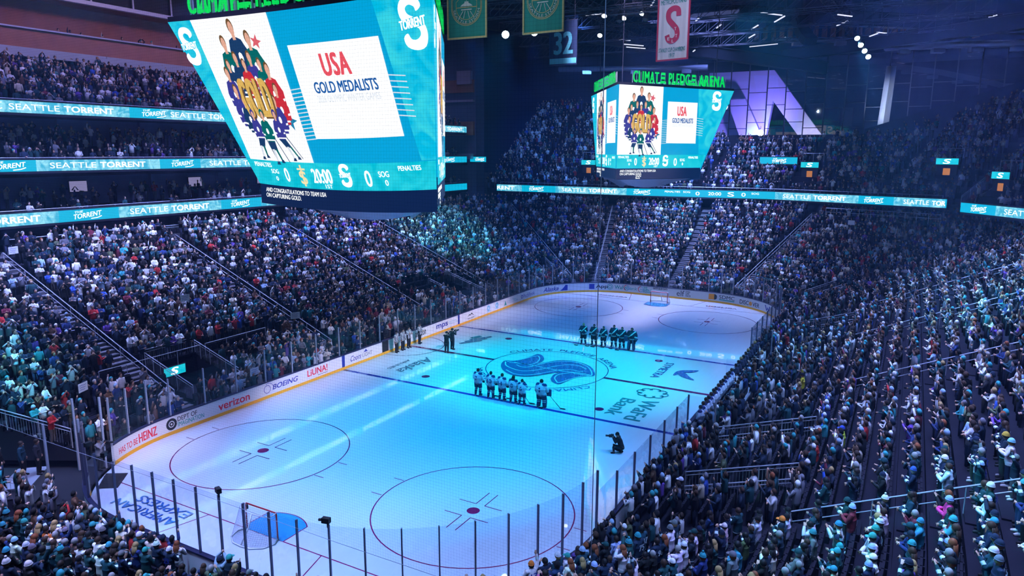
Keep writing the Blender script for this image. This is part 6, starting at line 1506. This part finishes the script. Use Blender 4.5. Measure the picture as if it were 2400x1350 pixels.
def skater(team, kit, p, face, label, hair, num=None, scale=1.03, goalie=False, group=None, r=np.random.default_rng(11)):
    K = KIT[(team, kit)]; up = .067
    root = link('person', K['body'], None, (p[0], p[1], (p[2] if len(p) > 2 else 0)+up*scale), face); root.scale = (scale*(1.12 if goalie else 1), scale*(1.18 if goalie else 1), scale); root.color = col4(SKINS[r.integers(0, 3)]); tag(root, label, 'person', group)
    w = team == 'white'
    for nm, c in (('jersey', (.62, .66, .78) if w else (.012, .02, .045)), ('pants', (.012, .015, .05) if w else (.012, .015, .03)), ('socks', (.015, .02, .07)), ('gloves', (.012, .014, .04)), ('skates', (0, 0, 0))):
        o = link({'pants': 'hockey_pants'}.get(nm, nm), K[nm], root); o.color = col4(c)
    h = link('hair', HEAD[hair[0]], root); h.color = col4(HAIRS[hair[1]]); h.scale = (1.0, 1.0, 1.0)
    nw = {'1': .06}.get(num, .15*len(num or ''))
    if num: text(num, lambda x, y: (-.232, -(x-nw/2), .0+y+1.02), nw, .27, navy_m if w else ice_m, root, 'jersey_number', .04)
    if goalie:
        for s in (1, -1):
            b = MB(); b.tube([(.10, .17*s, .02), (.13, .165*s, .25), (.12, .16*s, .5), (.12, .14*s, .66), (.10, .13*s, .80)], [(.075, .15), (.085, .16), (.09, .16), (.085, .15), (.06, .12)], 10, ref=(1, 0, 0)); b.build('leg_pad', M['goalie'], root, True)
        b = MB(); b.box((.22, -.34, .90), (.09, .24, .40), .2); b.build('blocker', M['goalie'], root); b = MB(); b.tube([(.16, .33, .80), (.22, .36, .92), (.22, .34, 1.02)], [(.07, .10), (.12, .15), (.06, .08)], 9); b.build('catching_glove', M['goalie'], root, True)
    return root
def stick(label, top, heel, toe, goalie=False):
    L = Vector(top); b = MB(); t, h, e = Vector((0, 0, 0)), Vector(heel)-L, Vector(toe)-L; o = thing('hockey_stick', label, 'hockey stick', top, 0, 'hockey sticks')
    m = t.lerp(h, .62); b.bar(tuple(t), tuple(m), .016, 6)
    if goalie: b.tube([tuple(m), tuple(h)], [(.045, .02), (.045, .02)], 6)
    else: b.bar(tuple(m), tuple(h), .016, 6)
    b.build('shaft', M['wood_stick'], o); b = MB(); b.tube([tuple(h+Vector((0, 0, .03))), tuple(h.lerp(e, .5)+Vector((0, 0, .035))), tuple(e+Vector((0, 0, .04)))], [(.016, .05), (.014, .045), (.012, .035)], 6); b.build('blade', M['rubber'], o)
M['goalie'] = mat('goalie_pads', (.02, .04, .12), .6)
WH = [((-7.75, 1.25), '7', ('short hair', 'dark brown'), 'side', 'leftmost of the white jerseyed players on the near blue line, number 7'), ((-7.78, .25), '10', ('short hair', 'black'), 'side', 'second from left in the white jerseyed line, number 10'),
      ((-7.83, -.63), '14', ('short hair', 'brown'), 'side', 'third from left in the white jerseyed line, number 14'), ((-7.88, -1.49), '8', ('long hair', 'dark brown'), 'side', 'fourth from left in the white jerseyed line, long hair, number 8'),
      ((-7.9, -2.14), '6', ('short hair', 'black'), 'clap', 'fifth in the white jerseyed line, smaller, hands raised to clap'), ((-7.78, -3.45), '1', ('short hair', 'black'), 'side', 'goaltender in white jersey with leg pads, standing apart on the near blue line')]
for k, (p, n, h, kit, l) in enumerate(WH):
    g = k == 5; skater('white', kit, p, [0, .1, -.05, .05, .1, 0][k], 'person, '+l, h, n, [1.05, 1.03, 1.04, 1.04, .97, 1.06][k], g, 'hockey players lined up on the blue lines')
for k, (p, n, h, kit, l) in enumerate(WH):
    if kit == 'clap': continue
    x, y = p; tp = (x+.17, y-.33, 1.02); stick('stick held by the white jerseyed %s' % ('goaltender' if k == 5 else 'number '+n), (tp[0], tp[1], 1.05), (x+.50, y-.95-(.2 if k == 5 else 0), .0), (x+.52, y-1.3-(.15 if k == 5 else 0), .0), k == 5)
DK = [((7.55, .30), 'both', 'leftmost of the dark jerseyed players on the far blue line, arms folded in front'), ((7.7, -.59), 'side', 'second from left in the dark jerseyed line'), ((7.75, -1.42), 'side', 'third from left in the dark jerseyed line'),
      ((8.0, -2.24), 'side', 'fourth from left in the dark jerseyed line'), ((8.0, -2.94), 'side', 'fifth from left in the dark jerseyed line'), ((7.8, -3.86), 'side', 'goaltender in dark jersey with leg pads, right end of the far line')]
for k, (p, kit, l) in enumerate(DK):
    skater('dark', kit, p, math.pi+[.1, 0, -.1, .1, .15, 0][k], 'person, '+l, [('short hair', 'blond'), ('short hair', 'black'), ('short hair', 'brown'), ('short hair', 'dark brown'), ('short hair', 'black'), ('short hair', 'brown')][k], None, [1.04, 1.03, .98, 1.07, 1.02, 1.07][k], k == 5, 'hockey players lined up on the blue lines')
    x, y = p; d = [-.02, -.05, .30, .35, .32, .62][k]; stick('stick held by the %s dark jerseyed player' % ['leftmost', 'second', 'third', 'fourth', 'fifth', 'goaltending'][k], (x-.17, y+(.33 if k else .1), 1.06), (x-.50, y+.33+d, 0), (x-.52, y+.33+d+.3, 0), k == 5)
# referees
def official(p, face, label, act, cols, headg, headc, scale=1.0, stripes=False, r=np.random.default_rng(5)):
    J = POSES[act]; v = V_[act]
    root = link('person', v['body'], None, p, face); root.scale = (scale*1.05, scale*1.08, scale); root.color = col4(SKINS[0]); tag(root, label, 'person', 'officials and crew on the ice')
    if stripes:
        if 'ref' not in v:
            src = v['sweater']; v['ref'] = src.copy(); v['ref'].materials.clear(); v['ref'].materials.append(M['refblack']); v['ref'].materials.append(M['refwhite'])
            c = np.array([q_.center[:] for q_ in src.polygons]); arm = (np.abs(c[:, 1]) > .215); idx = np.where(arm, np.floor((c[:, 2])/.055) % 2, np.floor((c[:, 1]+5)/.05) % 2).astype(int); v['ref'].polygons.foreach_set('material_index', idx)
        link('striped_shirt', v['ref'], root)
    else: o = link('jacket', v['sweater'], root); o.color = col4(cols)
    o = link('trousers', v['trousers'], root); o.color = col4((.012, .012, .016)); o = link('shoes', v['shoes'], root); o.color = col4((.012, .012, .014))
    o = link(headg.replace(' ', '_') if headg not in ('short hair', 'long hair') else 'hair', HEAD[headg], root); o.color = col4(HAIRS[headc] if headg in ('short hair', 'long hair') else COLS[headc]); return root
for k, x in enumerate((-2.15, -1.35, -.55, .95)):
    official((x, 12.42, .01), -math.pi/2+[.25, .1, .0, .3][k], 'person, referee in striped shirt by the left boards, %s' % ['leftmost of four', 'second from left', 'third from left', 'rightmost, a little apart'][k], ['standing with arms down', 'standing with arms down', 'arms folded', 'clapping low'][k], None, 'cap' if k in (0, 3) else 'short hair', 'black', 1.04, True)
def vcam(label, p, rz, tilt=0):
    root = thing('video_camera', label, 'camera', p, rz, 'hand-held cameras'); b = MB(); b.box((0, 0, 0), (.26, .12, .14)); b.box((-.05, 0, .10), (.16, .03, .03)); b.build('camera_body', M['black'], root); b = MB(); b.tube([(.13, 0, 0), (.30, 0, 0), (.31, 0, 0)], [.05, .055, .065], 10); b.build('lens', M['black'], root)
official((-.22, 8.87, .0), .15, 'person in black jacket filming, nearer of the two camera crew on the ice', 'holding up a phone', (.012, .012, .016), 'cap', 'black', 1.02); vcam('black camera held by the nearer of the two crew on the ice', (.22, 8.93, 1.50), .15)
official((.84, 9.04, .0), -.2, 'person in black jacket and headphones filming, farther of the two camera crew', 'holding up a phone', (.015, .015, .02), 'short hair', 'black', 1.04); vcam('black camera held by the farther of the two crew on the ice', (1.27, 8.95, 1.52), -.2)
official((-26.75, 12.0, .0), -1.0, 'person in grey top holding a camera at the end of the left boards', 'holding up a phone', (.22, .22, .26), 'cap', 'black', 1.0); vcam('camera held at the open gate by the left boards', (-26.52, 11.64, 1.48), -1.0)
for k, (x, y, z) in enumerate(((-30.9, 12.7, .96), (-30.1, 12.35, .96), (-29.6, 12.0, .96))):
    o = official((x, y, z), -.75, 'person on the grey platform by the open gate, %s' % ['black coat, left of three', 'navy jersey, middle of three', 'dark jacket, right of three'][k], 'standing with arms down', [(.012, .012, .014), (.012, .05, .08), (.02, .02, .03)][k], 'short hair', 'dark brown', 1.0)
# crouching photographer
CR = dict(pelvis=(-.10, 0, .36), chest=(.02, 0, .72), neck=(.10, 0, .92), head=(.15, 0, 1.05), hipl=(-.10, .09, .34), hipr=(-.10, -.09, .34), knl=(.34, .12, .50), knr=(.30, -.12, .16), anl=(.30, .12, .09), anr=(-.14, -.12, .09), toel=(.46, .13, .025), toer=(.02, -.13, .025),
          shl=(.05, .185, .86), shr=(.05, -.185, .86), ell=(.22, .20, .66), elr=(.22, -.20, .66), wrl=(.36, .07, .90), wrr=(.36, -.07, .90))
bd, rg = figure_mesh(CR, voxel=.014); bd.materials.clear(); bd.materials.append(M['skin']); pc = np.array([v.co[:] for v in bd.vertices])
root = link('person', bd, None, (-11.81, -10.22, 0), 1.9); root.color = col4(SKINS[0]); tag(root, 'person in black crouching on the ice with a camera near the right glass', 'person', 'officials and crew on the ice')
for nm, kk, of in (('jacket', rg == 1, .03), ('trousers', rg == 2, .014), ('shoes', rg == 3, .01)): o = link(nm, shell(bd, kk, np.full(len(pc), of), nm, [M['fabric']]), root); o.color = col4((.012, .012, .015))
o = link('beanie', HEAD['beanie'], root, loc=(CR['head'][0]-H0[0], 0, CR['head'][2]-H0[2])); o.color = col4(COLS['black']); vcam('camera held by the crouching photographer', (-11.81+.46*math.cos(1.9), -10.22+.46*math.sin(1.9), .95), 1.9)
# players at the benches and officials in the boxes
bfl = MB(); bfl.box((0, -HY-1.15, .2), (17.4, 1.9, .4)); bfl.box((0, -HY-1.75, .62), (17.0, .4, .46)); tag(bfl.build('players_bench', M['vinyl_grey']), "long players' bench behind the right boards at centre ice", 'bench')
for k in range(14):
    x = -8.2+k*.60; row = k % 2
    skater('white', 'side', (x, -HY-.62-.0*row, .41), math.pi/2+.2*math.sin(k*2.1), 'person in white jersey standing at the near bench, %s from the near end' % ordinal(k+1), [('short hair', 'black'), ('short hair', 'brown'), ('long hair', 'dark brown')][k % 3], None, .98+.02*(k % 3), False, 'hockey players standing at the benches')
for k in range(10):
    x = .9+k*.80; skater('dark', 'side', (x, -HY-.62, .41), math.pi/2+.2*math.sin(k*1.7), 'person in dark jersey standing at the far bench, %s from centre ice' % ordinal(k+1), [('short hair', 'black'), ('short hair', 'brown'), ('short hair', 'blond')][k % 3], None, .98+.02*(k % 3), False, 'hockey players standing at the benches')
for k, (x, y) in enumerate(((-3.3, 13.9), (-1.6, 13.9), (.5, 14.0), (2.2, 14.0))): official((x, y, .15), -math.pi/2, 'person in dark jacket in the officials box behind the left boards, %s from left' % ordinal(k+1), 'standing with arms down', (.015, .015, .02), 'short hair', ['black', 'brown', 'grey', 'black'][k], 1.0)


# ---------------------------------------------------------------- thin haze in the hall air
m = bpy.data.materials.new('haze'); m.use_nodes = True; nt = m.node_tree; nt.nodes.clear(); o_ = nt.nodes.new('ShaderNodeOutputMaterial'); v_ = nt.nodes.new('ShaderNodeVolumeScatter')
v_.inputs['Color'].default_value = (.34, .50, 1, 1); v_.inputs['Density'].default_value = .0010; v_.inputs['Anisotropy'].default_value = .25; nt.links.new(v_.outputs[0], o_.inputs['Volume'])
b = MB(); b.box((6, 0, 13.2), (132, 96, 26.2)); hz = b.build('haze', m, kind='stuff'); tag(hz, 'thin blue stage haze hanging in the air of the hall', 'haze', kind='stuff')
SC.cycles.volume_bounces = 0

# ---------------------------------------------------------------- protective netting above the near glass
m = bpy.data.materials.new('safety_netting'); m.use_nodes = True; nt = m.node_tree; nt.nodes.clear(); o_ = nt.nodes.new('ShaderNodeOutputMaterial'); mx = nt.nodes.new('ShaderNodeMixShader'); tr = nt.nodes.new('ShaderNodeBsdfTransparent'); df = nt.nodes.new('ShaderNodeBsdfDiffuse'); df.inputs[0].default_value = (.01, .01, .012, 1)
tc = nt.nodes.new('ShaderNodeTexCoord'); sp = nt.nodes.new('ShaderNodeSeparateXYZ'); nt.links.new(tc.outputs['Object'], sp.inputs[0]); outs = []
for ax in ('Y', 'Z'):
    pp = nt.nodes.new('ShaderNodeMath'); pp.operation = 'PINGPONG'; pp.inputs[1].default_value = .0475; nt.links.new(sp.outputs[ax], pp.inputs[0])
    lt = nt.nodes.new('ShaderNodeMath'); lt.operation = 'LESS_THAN'; lt.inputs[1].default_value = .0008; nt.links.new(pp.outputs[0], lt.inputs[0]); outs.append(lt)
mxx = nt.nodes.new('ShaderNodeMath'); mxx.operation = 'MAXIMUM'; nt.links.new(outs[0].outputs[0], mxx.inputs[0]); nt.links.new(outs[1].outputs[0], mxx.inputs[1])
nt.links.new(mxx.outputs[0], mx.inputs[0]); nt.links.new(tr.outputs[0], mx.inputs[1]); nt.links.new(df.outputs[0], mx.inputs[2]); nt.links.new(mx.outputs[0], o_.inputs[0])
net = thing('safety_net', 'fine dark safety net hung above the near end glass', 'net', (-31.0, 0, 0))
b = MB(); b.quad((0, -16.5, 3.9), (0, 15, 3.9), (0, 15, 30), (0, -16.5, 30)); b.build('mesh_panel', m, net)
b = MB(); b.bar((0, -16.5, 3.0), (0, -16.5, 30), .011, 6); b.build('edge_rope', M['vinyl_grey'], net); b = MB(); b.tube([(0, -16.5, 3.95), (0, -8, 3.88), (0, 0, 3.92), (0, 8, 3.88), (0, 15, 3.95)], .009, 5); b.build('bottom_rope', M['vinyl_grey'], net)
